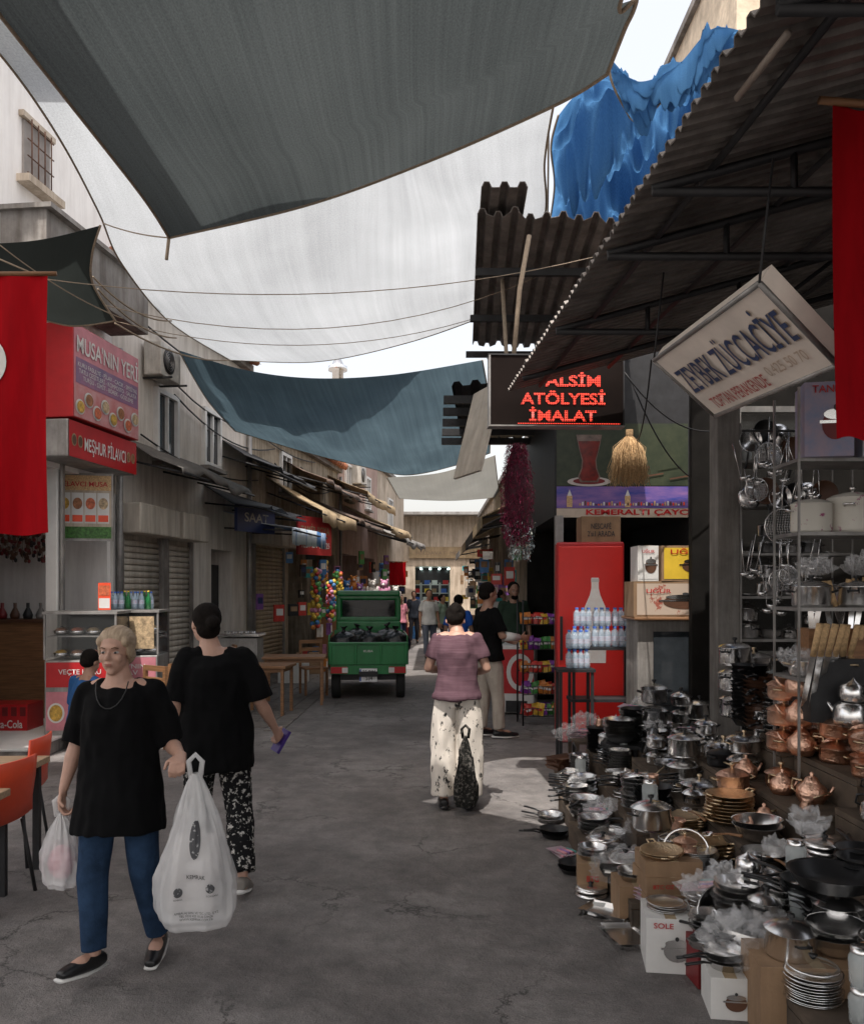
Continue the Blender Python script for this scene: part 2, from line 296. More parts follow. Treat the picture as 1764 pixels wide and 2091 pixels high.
wallbuild('shop_building','dusty pink plaster building with shops at street level',24,30,6.6,pink,windows=[(1.2,4.9,.7,1.0),(4.2,4.9,.7,1.0)],openings=[(.4,2.6,2.8),(3,5.4,2.8)])
wallbuild('shop_building','narrow cream building at the end of the street',30,36,6,cream,windows=[(2.5,4.6,.9,1.1)],openings=[(.6,5,2.8)])
shutter(11.35,1.15,2.45,shut,'dented beige metal roller shutter, closed'); shutter(12.75,.85,2.45,shut,'narrow beige metal roller shutter, closed')
shutter(16.7,1.9,2.6,mat('ochre_shutter',(.38,.3,.2),.6,var=.2,scale=3,dirt=.5),'wide ochre metal roller shutter, closed')
t=thing('shop_door','old dark wooden shop door in plaster doorway','door',lf(14.8,-.25),LR); m=M(); m.box((.35,0,1.1),(.8,.06,2.2),iron); obj(m,'leaf',t); m=M(); m.box((.68,-.05,1.05),(.03,.05,.2),brass); obj(m,'handle',t)
m=M(); m.lathe([(.18,6.3),(.18,8.6),(.3,8.62),(.3,8.75),(.2,8.8),(.05,9.1),(0,9.1)],steel,16); obj(m,'chimney_pipe',None,'shiny metal chimney pipe with conical cap','chimney',(-2.95,27.,0))
# ---- food shop at near-left
pole=at(110,1505,10); 
m=M(); m.box((0,0,1.62),(.14,.14,3.24),white); m.box((.1,0,1.62),(.035,.08,3.24),alum); obj(m,'support_post',None,'white metal corner post of food shop','post',(pole.x,10,0),bev=.01)
t=thing('shop_sign','red restaurant sign box with food pictures','sign',(-3.92,9.4,3.2),LR)
m=M(); m.box((.8,.3,.97),(1.56,.6,1.04),red); obj(m,'sign_case',t,bev=.01)
m=M(); m.box((.8,.33,.22),(1.6,.56,.42),alum); obj(m,'shutter_box',t,bev=.02)
m=M(); m.panel(.02,1.56,.46,1.48,-.004,faded); m.panel(.06,1.54,.84,1.12,-.007,mat('faded_navy',(.1,.09,.2),.5,c2=(.35,.15,.25),scale=3)); m.panel(.02,1.56,.46,.82,-.008,mat('faded_pink_food',(.6,.35,.36),.5,c2=(.5,.12,.12),scale=4))
for i in range(8):
    x=.14+i*.185; z=.58+.11*(i%2); m.disc((x,-.013-.001*i,z),.1,.085,white); m.disc((x,-.023-.001*i,z),.08,.066,mat('food_%d'%(i%4),[(.5,.3,.05),(.3,.12,.05),(.5,.12,.05),(.45,.33,.2)][i%4],.5,var=.6,scale=25))
obj(m,'printed_panel',t)
text(t,"MUSA'NIN YERİ",(.8,-.014,1.3),1.46,.25,white); text(t,'KURU FASULYE - PİLAV - CACIK - SPESİYAL\nTATLI ÇEŞİTLERİ - KOMPOSTO - SALATA\nTURŞU - SİMİT - BÖREK - GÖZLEME',(.8,-.014,.98),1.42,.22,white,bold=.0)
m=M(); m.panel(.0,1.6,.02,.42,.04,red)
for i in range(2): m.disc((.1+i*.13,.036,.21),.055,.07,tan); m.disc((.1+i*.13,.033,.21),.042,.055,brown)
for i in range(2): m.disc((1.38+i*.12,.036,.21),.05,.065,tan); m.disc((1.38+i*.12,.033,.21),.038,.05,MC['food_1'])
obj(m,'lower_panel',t); text(t,'MEŞHUR PİLAVCI',(.8,.03,.2),.98,.24,white)
t=thing('menu_board','backlit menu board with printed dishes and name','sign',at(172,1035,10.4),math.radians(12))
m=M(); m.box((0,.03,0),(.66,.05,.82),alum); obj(m,'board',t); m=M(); m.panel(-.31,.31,-.38,.38,-.0,cream); m.panel(-.31,.31,.2,.38,-.003,sand)
for i in range(4): m.panel(-.29+i*.147,-.155+i*.147,-.2,.17,-.004,white); m.disc((-.222+i*.147,-.007,.04),.055,.07,MC['food_%d'%i]); m.panel(-.28+i*.147,-.165+i*.147,-.18,-.1,-.007,orange)
m.panel(-.31,.31,-.38,-.24,-.004,mat('herb_print',(.05,.15,.03),.5,var=.7,scale=30)); obj(m,'printed_panel',t); text(t,'PİLAVCI MUSA',(0,-.008,.285),.54,.08,red)
m=M(); m.box((0,0,1.5),(.45,.3,3.),mat('white_tile',(.6,.58,.55),.3,var=.1,scale=3)); obj(m,'tiled_pillar',None,'white tiled pillar beside the shop counter','pillar',(at(205,1200,11.3).x,11.3,0))
def counter(u,v,D,w,words,label,rz=.1,alt=False):
    p=at(u,v,D); t=thing('display_counter',label,'display counter',(p.x,D,0.14),rz)
    m=M(); m.box((0,0,.42),(w,.6,.84),alum); obj(m,'base',t,bev=.01)
    m=M(); m.box((0,-.29,1.1),(w,.01,.48),glass); m.box((-w/2,0,1.1),(.01,.56,.48),glass); m.box((w/2,0,1.1),(.01,.56,.48),glass); obj(m,'glass_case',t)
    m=M(); m.box((0,0,1.36),(w+.04,.62,.03),alum); m.box((0,0,1.1),(w-.04,.5,.012),alum); m.box((0,.28,1.1),(w,.02,.5),iron)
    for dx in(-w/2,w/2): m.box((dx,-.29,1.1),(.02,.02,.5),alum)
    obj(m,'frame',t)
    m=M()
    if alt:
        m.panel(-w/2+.02,w/2-.02,.08,.44,-.304,MC['food_0']); m.panel(-w/2+.02,w/2-.02,.46,.82,-.304,faded); m.panel(-w/2+.05,0,.92,1.3,-.304,cream); m.panel(.03,w/2-.04,.92,1.3,-.304,MC['food_3'])
        for i in range(4): m.disc((-w/4+.0,-.307,.98+.085*i),.1,.03,MC['food_%d'%i])
    else: m.panel(-w/2+.02,w/2-.02,.55,.82,-.304,red); m.panel(-w/2+.02,w/2-.02,.08,.5,-.304,faded)
    for i in range(3): m.disc((-w/3+i*w/3,-.307,.27),.09,.11,white); m.disc((-w/3+i*w/3,-.31,.27),.07,.09,MC['food_%d'%i])
    obj(m,'printed_panel',t); text(t,words,(0,-.312,.68),w*.6,.13,white)
    for lv in(0,1):
        for i in range(4): 
            q=M(); q.lathe([(0,0),(.05,0),(.075,.05),(.08,.05),(.07,.01),(0,.01)],steel,16); q.ell((0,0,.045),(.065,.065,.04),MC['food_%d'%((i+lv)%4)],12); obj(q,'food_bowl',None,'steel bowl of food inside glass counter','bowl',(p.x-w*.36+i*w*.24,D-.08,1.0+.25*lv),group='food bowls')
counter(180,1300,9.7,.75,'VEÇTE KURU\nPİLAV',"steel food counter with glass case and red banner"); counter(272,1300,10.4,.7,"MUSA'NIN\nPİLAV","second steel food counter with food pictures and bottles on top",alt=True)
m=M(); m.panel(-.07,.07,0,.3,0,orange); m.panel(-.06,.06,.02,.13,-.003,white); m.panel(-.06,.06,.16,.27,-.003,MC['food_2']); obj(m,'price_card',None,'small orange printed price card on the counter','sign',(at(227,1230,9.7).x,9.5,1.53))
bw=mat('water_bottle_plastic',(.5,.65,.8),.1,alpha=.5); 
bot=proto('bottle','bottle','small clear plastic water bottle with blue cap',[('body',M().lathe([(0,0),(.03,0),(.032,.06),(.03,.14),(.013,.18),(.013,.19)],bw,12)),('cap',M().lathe([(.015,.19),(.015,.21),(0,.21)],blue,10)),('paper_label',M().lathe([(.0325,.06),(.0325,.11)],mat('bottle_label',(.45,.5,.62),.5,c2=(.5,.05,.08),thr=.6,scale=60),12))],'plastic bottles')
soda=proto('bottle','bottle','small green glass soda bottle',[('body',M().lathe([(0,0),(.03,0),(.03,.12),(.012,.17),(.012,.21)],mat('green_glass',(.02,.2,.06),.1,alpha=.8),12)),('cap',M().lathe([(.014,.205),(.014,.22),(0,.22)],yellow,10))],'plastic bottles')
for i in range(14): put(bot if i%3 else soda,(at(272,1300,10.4).x-.28+(i%7)*.08,10.35+.1*(i//7),1.522))
t=thing('wooden_shelf','tall wooden counter inside the dark food shop','shelf',(at(40,1300,10.7).x,10.8,.15))
m=M(); m.box((0,0,.6),(1.1,.35,1.2),wood); m.box((0,0,1.22),(1.16,.42,.04),brown)
obj(m,'shelf_frame',t)
for i in range(6):
    x=at(40,1300,10.7).x-.4+i*.16; m=M(); m.lathe([(0,0),(.05,.0),(.06,.05),(.045,.09),(.02,.14),(.02,.2)],[iron,dred,brown,iron,greywall,brown][i],14); obj(m,'jar',None,'dark glass jar on the shop counter','jar',(x,10.75,1.39),group='dark jars on the counter')
for i in range(9):
    m=M(); 
    for k in range(26): a=R.random()*6.28; rr=R.uniform(.01,.05); m.ell((rr*math.cos(a),rr*math.sin(a),-.55*R.random()),(.025,.025,.03),[dred,brown,iron,brown][k%4],6)
    m.tube([(0,0,0),(0,0,-.55)],.006,rope,5); obj(m,'hanging_pepper_string',None,'string of dark dried peppers hanging in shop','dried peppers',(at(10+i*10,1100,10.9).x,10.85,2.75-.05*(i%3)),group='hanging dried pepper strings')
m=M(); m.box((0,0,.15),(.5,.4,.3),red); 
for i in range(5): m.box((-.2+i*.1,-.202,.22),(.06,.01,.1),dred)
c=obj(m,'drink_crate',None,'red plastic soft drink bottle crate','crate',(at(28,1430,9.9).x,9.9,.16)); text(c,'Coca-Cola',(0,-.21,.08),.4,.09,white)
# ---- left awnings, signs
def canopy(D0,D1,out,z,drop,mt,label,valance=0,cat='awning'):
    t=thing('shop_awning',label,cat,lf(D0,0,0),LR,'shop awnings along the street'); L=D1-D0
    m=M(); n=max(2,int(L/.12)); vs=[]; fs=[]; off=R.random()*30
    for i in range(n+1):
        x=L*i/n; s=.13*noise.noise(Vector((x*1.6+off,0,0)))+.03*R.random(); o2=.16*noise.noise(Vector((x*1.3,off,0)))
        vs+=[(x,0,z+drop),(x,-out*.5,z+drop*.5-.07+s),(x,-out-o2,z+s*.7),(x,-out-.01-o2,z-valance+s)]
    for i in range(n):
        for j in range(3 if valance else 2): a=i*4+j; fs.append((a,a+1,a+5,a+4))
    m.add(vs,fs,mt,True); o=obj(m,'canopy_sheet',t); 
    s=o.modifiers.new('s','SOLIDIFY'); s.thickness=.012
    for i in range(int(L/1.3)+1): x=.05+min(i*1.3,L-.1); m=M(); m.tube([(x,0,z+drop-.3),(x,-out,z-.06)],.015,iron,6); obj(m,'support_arm',t)
    m=M(); m.tube([(0,-out,z-.06),(L,-out,z-.06)],.018,iron,6); obj(m,'support_bar',t)
dsheet=mat('dark_sheet',(.03,.03,.032),.7)
canopy(11.4,14.2,.9,3.35,.45,mat('faded_grey_tarp',(.12,.11,.1),.8,var=.3),'sagging faded grey tarpaulin awning',.1)
canopy(14.3,17.,1.0,3.15,.35,dsheet,'dark metal sheet shop awning')
canopy(15.2,17.5,1.3,2.85,.3,mat('blue_white_stripe',(.5,.55,.6),.8,c2=(.05,.15,.35),thr=.5,scale=5,st=(1,.1,.1)),'blue and white striped canvas awning',.3)
canopy(17.6,20.5,1.2,3.35,.7,tan,'tan canvas awning, folded and sagging',.25)
canopy(20.6,24,1.3,3.4,.6,mat('rusty_sheet',(.13,.09,.07),.8,var=.4),'rusty corrugated shop awning',.12)
canopy(24.1,28,1.5,3.5,.7,tan,'tan canvas awning over toy shop',.2); canopy(28.2,33,1.3,3.4,.6,mat('grey_canvas',(.2,.19,.18),.9),'grey canvas awning over shops',.2)
canopy(15.0,18.2,.9,3.9,.5,dsheet,'upper dark sheet awning over shop fronts'); canopy(18.6,22.4,1.0,4.1,.5,mat('brown_sheet',(.12,.08,.06),.8,var=.4),'upper brown sheet awning over shop fronts',.1); canopy(22.8,27,1.1,4.3,.5,tan,'upper torn canvas awning over shop fronts',.25)
t=thing('shop_sign','red tailor shop sign board with faded lettering','sign',lf(17.4,.75,2.5),LR-.45); m=M(); m.box((.5,.03,.36),(1.05,.05,.78),mat('faded_red_sign',(.38,.03,.03),.5,var=.3)); obj(m,'board',t); text(t,'TAMİR BOYA',(.5,-.004,.5),.9,.22,tan); text(t,'TEL : 484 425 25',(.5,-.004,.17),.9,.12,white)
t=thing('shop_sign','small dark shop sign under the awning','sign',lf(14.6,.5,2.75),LR-.3); m=M(); m.box((.5,.03,.25),(1.1,.06,.5),navy); obj(m,'board',t); text(t,'SAAT',(.5,-.004,.25),.7,.16,alum)
def acunit(D,z,out=.35,s=1):
    t=thing('air_conditioner','boxy beige air conditioner outdoor unit on brackets','air conditioner',lf(D,out,z),LR,'air conditioner outdoor units',s=s)
    m=M(); m.box((.4,.15,.28),(.8,.3,.56),mat('ac_beige',(.5,.48,.44),.5,dirt=.5)); obj(m,'case',t,bev=.02)
    m=M(); m.tube([(.3,-.001,.28),(.3,-.02,.28)],.21,iron,24,side=(1,0,0)); 
    for k in range(5): m.tube([(.3+.04*k*math.cos(a*.6)+.0,-.024,.28+.04*k*math.sin(a*.6)) for a in range(12)],.004,alum,4)
    obj(m,'fan_grille',t)
    for x in(.1,.7): m=M(); m.box((x,.1,-.03),(.03,.5,.03),iron); obj(m,'bracket',t)
acunit(12.0,4.75,.3,.85); acunit(25.5,4.9)
for D,zz,s_ in[(11.6,5.5,.12),(11.9,3.9,.2),(13,4.7,.3),(12.2,5.1,.4),(16.3,4.9,.15),(18,4.4,.3),(20,4.6,.2)]:
    m=M(); m.tube([lf(D+.5*i,.06,zz-s_*4*(i/10)*(1-i/10)) for i in range(11)],.014,iron,5); obj(m,'facade_cable',None,'black electric cable drooping along the facade','cable')
for D in(11.25,16.35,24): m=M(); m.tube([lf(D,.08,.1),lf(D,.08,4.9)],.045,alum,8); obj(m,'drain_pipe',None,'grey vertical drain pipe on facade','pipe')
# ---------------------------------------------------------------- end of street
t=thing('market_hall','cream plaster hall closing the street with open entrance','building',(1.1,38,0))
m=M(); m.box((-2.3,.5,1.4),(.9,1,2.8),cream); m.box((1.8,.5,1.4),(4.2,1,2.8),cream); m.box((.6,.5,3.9),(6.7,1,2.2),cream); m.box((-1,4,1.4),(2.4,.1,2.8),pane); m.box((-2.2,2.5,1.4),(.1,3,2.8),greywall); m.box((-.1,2.5,1.4),(.1,3,2.8),greywall); m.box((-1,2.5,2.85),(2.4,3.4,.1),greywall); obj(m,'wall',t)
m=M(); m.box((.6,-.2,5.06),(7,1.6,.12),alum); obj(m,'roof_edge',t)
for i in range(4): m=M(); m.box((-1.6+i*.42,1.6,2.72),(.1,1.8,.04),mat('tube_light',(.7,1,.9),emit=5)); obj(m,'ceiling_light',t)
for i in range(5):
    m=M(); m.box((0,0,.9),(.4,.4,1.8),[white,blue,card,white,red][i]) if False else m.box((0,0,.02),(.42,.4,.04),iron)
    for z in(.4,.8,1.2,1.6,2.0): m.box((0,0,z),(.42,.4,.03),white); m.box((R.uniform(-.08,.08),0,z+.12),(.26,.3,.2),[card,blue,white,red,yellow][(i+int(z*5))%5])
    for sx in(-.2,.2): m.box((sx,0,1.05),(.03,.38,2.1),white)
    obj(m,'display_shelf',None,'stocked white shelf inside the lit hall entrance','shelf',(-.75+.45*i,41.2,0),group='stocked shelves in the hall')
t2=thing('shop_sign','long faded beige shop sign above the hall entrance','sign',(.6,37.9,3.1)); m=M(); m.box((0,.03,.3),(3.2,.06,.5),tan); obj(m,'board',t2); text(t2,'HIRDAVAT  MERKEZİ',(0,-.005,.3),2.6,.2,mat('faint_letters',(.22,.16,.11),.7),bold=0)
# ---------------------------------------------------------------- right side buildings
def rbuild(label,x,y,w,d,h,mt,z=0):
    t=thing('building',label,'building',(x,y,0)); m=M(); m.box((w/2,d/2,(h+z)/2),(w,d,h-z),mt); obj(m,'wall',t); m=M(); m.box((w/2,d/2,h+.06),(w+.16,d+.16,.12),greywall); obj(m,'cornice',t)
    return t
stone=mat('sunlit_cream_stone',(.6,.5,.38),.9,var=.35,scale=3,bump=.6,bscale=7)
t=rbuild('tall cream stone building behind the awnings',3.85,10.9,5,6,10.2,stone)
for i,(yy,zz) in enumerate([(1.5,7.3),(4,7.3)]):
    m=M(); m.box((-.02,yy,zz),(.05,.9,1.4),pane); obj(m,'window',t)
t=rbuild('shadowed row of small market shops',1.75,14.4,3,17,4.4,ochre)
t=rbuild('low cream shop at the street end',2.4,31.5,3,6,4.6,cream)
for i,(D,w_,mt_) in enumerate([(14.6,3,tan),(18,4,dsheet),(22.4,4,tan),(27,4,mat('grey_canvas',(.2,.19,.18)))]):
    t=thing('shop_awning','sloped canvas awning over market stalls','awning',(1.75,D,3.1),0,'shop awnings along the street')
    m=M(); m.poly([(0,0,.35),(0,w_,.35),(-.9,w_,-.1),(-.9,0,-.1)],mt_); m.poly([(-.9,0,-.1),(-.9,w_,-.1),(-.9,w_,-.3),(-.9,0,-.3)],mt_); o=obj(m,'canopy_sheet',t); s=o.modifiers.new('s','SOLIDIFY'); s.thickness=.02
    for yy in(.05,w_-.05): m=M(); m.tube([(0,yy,.05),(-.9,yy,-.12)],.02,iron,6); obj(m,'support_arm',t)
def corr(A,B,C,n,amp,mt,jag=0):
    "A origin, B-A along rib, C-A across ribs"
    A,B,C=map(Vector,(A,B,C)); up=(B-A).cross(C-A).normalized(); up=up if up.z>0 else -up; m=M(); vs=[]; fs=[]
    pr=[(0,0),(.15,1),(.45,1),(.6,0)]; k=0
    for i in range(n):
        jg=(B-A).normalized()*(R.uniform(-jag,jag) if i%5==0 or jag>.05 else 0)
        for a,h in pr:
            p=A+(C-A)*((i+a)/n)+up*amp*h; vs+=[p+jg,p+(B-A)+jg]; k+=1
    for i in range(k-1): a=2*i; fs.append((a,a+1,a+3,a+2))
    m.add(vs,fs,mt); return m
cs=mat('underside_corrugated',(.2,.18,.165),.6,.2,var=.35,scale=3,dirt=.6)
t=thing('awning_roof','long corrugated metal awning on black trusses','awning')
eX=lambda D:.617+.0625*(6.87-D)
sl=.27
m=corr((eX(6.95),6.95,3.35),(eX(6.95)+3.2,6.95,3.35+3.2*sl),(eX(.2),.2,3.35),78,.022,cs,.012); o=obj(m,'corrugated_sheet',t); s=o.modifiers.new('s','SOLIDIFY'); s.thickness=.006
for x in(.25,.8,1.4,2.0): m=M(); m.tube([(eX(6.9)+x,6.9,3.32+x*sl),(eX(.2)+x,.2,3.32+x*sl)],.018,iron,4); obj(m,'purlin',t)
for D in(1.2,2.3,3.35,4.0,5.17,6.36):
    x0=eX(D)+.02; m=M(); m.tube([(x0,D,3.31),(x0+2.6,D,3.31+2.6*sl)],.02,iron,4)
    if D<6: 
        m.tube([(x0,D,3.3),(x0+2.6,D,3.3)],.02,iron,4)
        for q in(.55,1.1,1.7): m.tube([(x0+q,D,3.3),(x0+q,D,3.3+q*sl)],.015,iron,4)
        m.tube([(x0+1.1,D,3.3),(x0+1.7,D,3.3+1.7*sl)],.012,iron,4)
    obj(m,'truss',t)
t=thing('awning_roof','second higher corrugated metal roof with jagged edge','awning')
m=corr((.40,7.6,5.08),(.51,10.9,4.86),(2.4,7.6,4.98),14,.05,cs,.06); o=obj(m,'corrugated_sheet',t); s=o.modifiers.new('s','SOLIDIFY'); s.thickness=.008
m=corr((.42,7.35,5.19),(.44,8.3,5.13),(.88,7.35,5.19),3,.05,cs); o=obj(m,'loose_sheet',t); s=o.modifiers.new('s','SOLIDIFY'); s.thickness=.008
for D in(8.4,9.6,10.8): m=M(); m.box((1.45,D,4.86-(D-8.2)*.06),(2.05,.06,.07),iron); obj(m,'beam',t)
m=M(); m.tube([(.7,8.6,4.85),(.78,8.6,3.4)],.02,rope,6); obj(m,'hanging_rope',t)
t=thing('awning_roof','low dark roof edge with bare rafters','awning'); m=corr((.25,11.,4.35),(.5,14,4.1),(1.9,11,4.5),7,.06,dsheet); obj(m,'corrugated_sheet',t)
for i in range(5): m=M(); m.box((1.0,11.1+i*.6,4.2-i*.03),(1.7,.08,.1),iron); obj(m,'rafter',t)
# LED sign
ledcase=mat('led_case_black',(.012,.008,.007),.95)
t=thing('led_sign','wide dark dot matrix sign with red scrolling letters','sign',at(1137,797,7.1),math.radians(2)); w_,h_=1.11,.585
m=M(); m.box((0,.06,0),(w_,.12,h_),ledcase); m.box((0,.06,h_/2),(w_+.02,.14,.012),iron); m.box((0,.06,-h_/2),(w_+.02,.14,.012),alum); m.box((-w_/2,.06,0),(.012,.14,h_),alum); m.box((w_/2,.06,0),(.012,.14,h_),iron); obj(m,'sign_case',t)
led=ledmat(); text(t,'ALSİM',(.13,-.005,.093),.46,.125,led,bold=.03); text(t,'ATÖLYESİ',(.05,-.005,-.055),.7,.13,led,bold=.03); text(t,'İMALAT',(.05,-.005,-.195),.56,.12,led,bold=.03)
m=M(); m.box((.1,-.004,-h_/2+.02),(.85,.004,.008),led); obj(m,'lit_line',t)
m=M(); m.tube([(-.35,.06,h_/2),(-.3,.06,.85),(-.22,.06,1.3)],.02,rope,6); obj(m,'rope',t)
m=M(); m.box((0,0,0),(.03,.7,.95),mat('beige_box',(.45,.4,.33),.6,dirt=.4)); obj(m,'banner_board',None,'narrow tilted beige board seen edge on','sign',rot=(.0,.25,.35),loc=at(975,880,8.9))
# kiosk
t=thing('tea_kiosk','tea seller kiosk with tea glass poster above shop','kiosk',(0,10.6,0)); K=lambda u,v:(at(u,v,10.6).x,at(u,v,10.6).z)
x0,z0=K(1135,1052); x1,z1=K(1412,862)
m=M(); m.box(((x0+x1)/2+.4,1.9,(z0+z1)/2+.15),(x1-x0+.8,3.6,z1-z0+.3),iron); m.box((x0+.05,.1,z0/2),(.1,.1,z0),alum); m.box(((x0+x1)/2,3.2,z0/2),(x1-x0,.1,z0),dark); m.box((x1+.4,1.6,z0/2),(.8,3.2,z0),iron); m.box((3.3,.25,z1+.7),(3.2,.1,1.0),iron); obj(m,'wall',t)
teab=mat('dark_green_print',(.015,.025,.012),.5,c2=(.05,.06,.03),scale=5)
m=M(); zz=K(0,990)[1]; m.panel(x0+.02,x1-.02,zz,z1,.085,teab)
cx,cz=K(1205,945)[0],K(0,945)[1]+.02; m.disc((cx,.081,cz-.24),.27,.06,mat('saucer_print',(.5,.45,.42),.4)); m.disc((cx,.079,cz-.235),.2,.04,dred)
pr=[(.16,.34),(.13,.18),(.09,.02),(.1,-.08),(.14,-.18),(.11,-.25)]
m.poly([(cx+a,.077,cz+b) for a,b in pr]+[(cx-a,.077,cz+b) for a,b in reversed(pr)],mat('tea_glass_print',(.16,.11,.09),.3,var=.4,scale=12))
pr=[(.135,.26),(.11,.14),(.075,.02),(.085,-.08),(.12,-.18),(.09,-.23)]
m.poly([(cx+a,.073,cz+b) for a,b in pr]+[(cx-a,.073,cz+b) for a,b in reversed(pr)],mat('tea_print',(.14,.008,.004),.3,var=.6,scale=9)); 
for k,(a,b) in enumerate([(.45,-.12),(.62,-.2),(.85,-.1),(1.0,-.22)]): m.poly([(cx+a,.072,cz+b),(cx+a+.3,.072,cz+b+.05),(cx+a+.3,.072,cz+b+.07),(cx+a,.072,cz+b+.02)],[brown,brown,teab,brown][k])
obj(m,'tea_poster',t)
m=M(); za=K(0,1036)[1]; m.panel(x0+.02,x1-.02,za,zz-.01,.085,mat('evening_panorama_print',(.02,.05,.3),.5,c2=(.3,.15,.35),scale=2,st=(1,1,5)))
bx=x0+.18
for px_ in(bx,bx+.72): m.panel(px_-.035,px_+.035,za+.01,za+.15,.08,sand); m.poly([(px_-.03,.079,za+.15),(px_+.03,.079,za+.15),(px_,.079,za+.23)],white)
for i in range(40): xx=x0+.3+i*.033; m.panel(xx,xx+.02,za+.03,za+.05+.04*R.random(),.081-.0001*i,[sand,white,brown,orange][i%4])
obj(m,'panorama_poster',t)
m=M(); m.panel(x0+.02,x1-.02,z0-.02,za-.005,.085,mat('cream_strip',(.5,.42,.33),.5)); obj(m,'name_strip',t); text(t,'KEMERALTI ÇAYCI',((x0+x1)/2+.2,.08,(z0+za)/2-.01),1.3,.085,red,bold=.03)
# fridge
p=at(1205,1300,9.85); t=thing('drinks_fridge','tall red drinks fridge with white bottle picture','fridge',(p.x,9.85,0),math.radians(-6)); fh=2.3
m=M(); m.box((0,.3,fh/2),(.76,.6,fh),red); obj(m,'body',t,bev=.02)
m=M(); m.box((0,-.02,fh/2+.05),(.72,.05,fh-.2),mat('bright_red_panel',(.72,.02,.015),.35,var=.06)); obj(m,'door',t,bev=.01)
m=M(); pr=[(.04,.62),(.042,.5),(.06,.42),(.12,.28),(.135,.12),(.11,-.02),(.125,-.15),(.12,-.35)]
m.poly([(a+.05,-.05,1.27+b) for a,b in pr]+[(.05-a,-.05,1.27+b) for a,b in reversed(pr)],mat('bottle_print',(.95,.93,.91),.4,c2=(.85,.78,.74),scale=14)); m.panel(.005,.095,1.84,1.88,-.053,white); obj(m,'bottle_picture',t)
m=M(); m.box((-.33,-.06,1.2),(.03,.04,.5),blackp); obj(m,'handle',t)
def carton(loc,sz,mt,rz=0,words=None,label='brown cardboard carton',tm=None,pic=None,panel=None,group='cartons of kitchenware'):
    t=thing('cardboard_box',label,'box',loc,rz,group); m=M(); m.box((0,0,sz[2]/2),sz,mt); m.box((0,0,sz[2]+.001),(.05,sz[1],.003),tan); obj(m,'carton',t,bev=.004)
    y=-sz[1]/2-.003
    if panel or pic:
        m=M()
        if panel: m.panel(-sz[0]*.46,sz[0]*.46,sz[2]*.06,sz[2]*.94,y,panel)
        if pic: 
            m.disc((sz[0]*.12,y-.003,sz[2]*.42),sz[0]*.27,sz[2]*.2,pic); m.panel(sz[0]*.1-sz[0]*.3,sz[0]*.12+sz[0]*.32,sz[2]*.44,sz[2]*.48,y-.005,steel); m.disc((sz[0]*.12,y-.005,sz[2]*.56),sz[0]*.24,sz[2]*.07,steel); m.disc((sz[0]*.12,y-.007,sz[2]*.65),sz[0]*.04,sz[2]*.04,ink)
        obj(m,'printed_panel',t)
    if words: text(t,words[0],(words[1]*sz[0],y-.008,words[2]*sz[2]),words[3]*sz[0],words[4]*sz[2],tm or ink)
    return t
p=at(1228,1106,9.9); carton((p.x,10.1,2.3),(.45,.35,.3),card,0,('NESCAFÉ\n2\'si1 ARADA',0,.5,.7,.55),'brown coffee carton on top of red fridge',ink)
# snack rack
p=at(1100,1475,11.4); t=thing('snack_rack','black wire snack rack filled with bright packets','rack',(p.x,11.3,0),.1)
m=M(); 
for x in(-.26,.26):
    for y in(-.18,.18): m.tube([(x,y,0),(x,y,1.62)],.012,blackp,6)
for z in(.12,.4,.68,.98,1.3):
    for y in(-.18,0,.18): m.tube([(-.26,y,z),(.26,y,z)],.006,blackp,5)
    m.tube([(-.26,-.19,z+.1),(.26,-.19,z+.1)],.006,blackp,5)
    for i in range(9): m.tube([(-.26+i*.065,-.19,z),(-.26+i*.065,-.19,z+.1)],.004,blackp,4)
obj(m,'wire_frame',t)
pk=[mat('pack_%s'%n,c,.3,var=.3,scale=30) for n,c in dict(red=(.5,.03,.02),yellow=(.65,.4,.04),purple=(.2,.03,.3),green=(.05,.25,.05),orange=(.6,.2,.03)).items()]
pkp=[]
for i,k in enumerate(pk):
    m=M(); vs=[];fs=[]
    for a in range(5):
        for b in range(5): tk=.028*math.sin(math.pi*a/4)*math.sin(math.pi*b/4); vs+=[(-.05+.025*a,-tk,b*.035),(-.05+.025*a,tk,b*.035)]
    for a in range(4):
        for b in range(4): q=2*(a*5+b); fs+=[(q,q+10,q+12,q+2),(q+1,q+3,q+13,q+11)]
    m.add(vs,fs,k,True); m.panel(-.035,.035,.05,.08,-.027,white if i!=1 else red); pkp.append(proto('snack_packet','snack packet','shiny bright plastic snack packet in wire rack',[('packet',m)],'snack packets'))
for z in(.13,.41,.69,.99,1.31):
    for i in range(13): put(pkp[(i//3+int(z*7))%5],(p.x-.22+i*.037,11.15+R.uniform(-.03,.1),z),0,R.uniform(.9,1.2),rot=(R.uniform(-.6,0),R.uniform(-.3,.3),R.uniform(-.4,.4)))
# ice cream freezer
p=at(1042,1455,12.2); t=thing('chest_freezer','red and white chest freezer with round emblem','freezer',(p.x+.08,12.1,0),math.radians(-10)); m=M(); m.box((0,.35,.5),(.5,.8,.95),white); obj(m,'body',t,bev=.03); m=M(); m.panel(-.24,.24,.3,.92,-.052,red); m.disc((.05,-.055,.6),.19,.26,white); m.disc((.05,-.058,.6),.13,.19,red); obj(m,'emblem',t); m=M(); m.box((-.0,-.055,.12),(.3,.01,.16),iron); obj(m,'vent_grille',t)
m=M(); m.box((0,.35,.985),(.48,.76,.03),glass); obj(m,'lid',t)
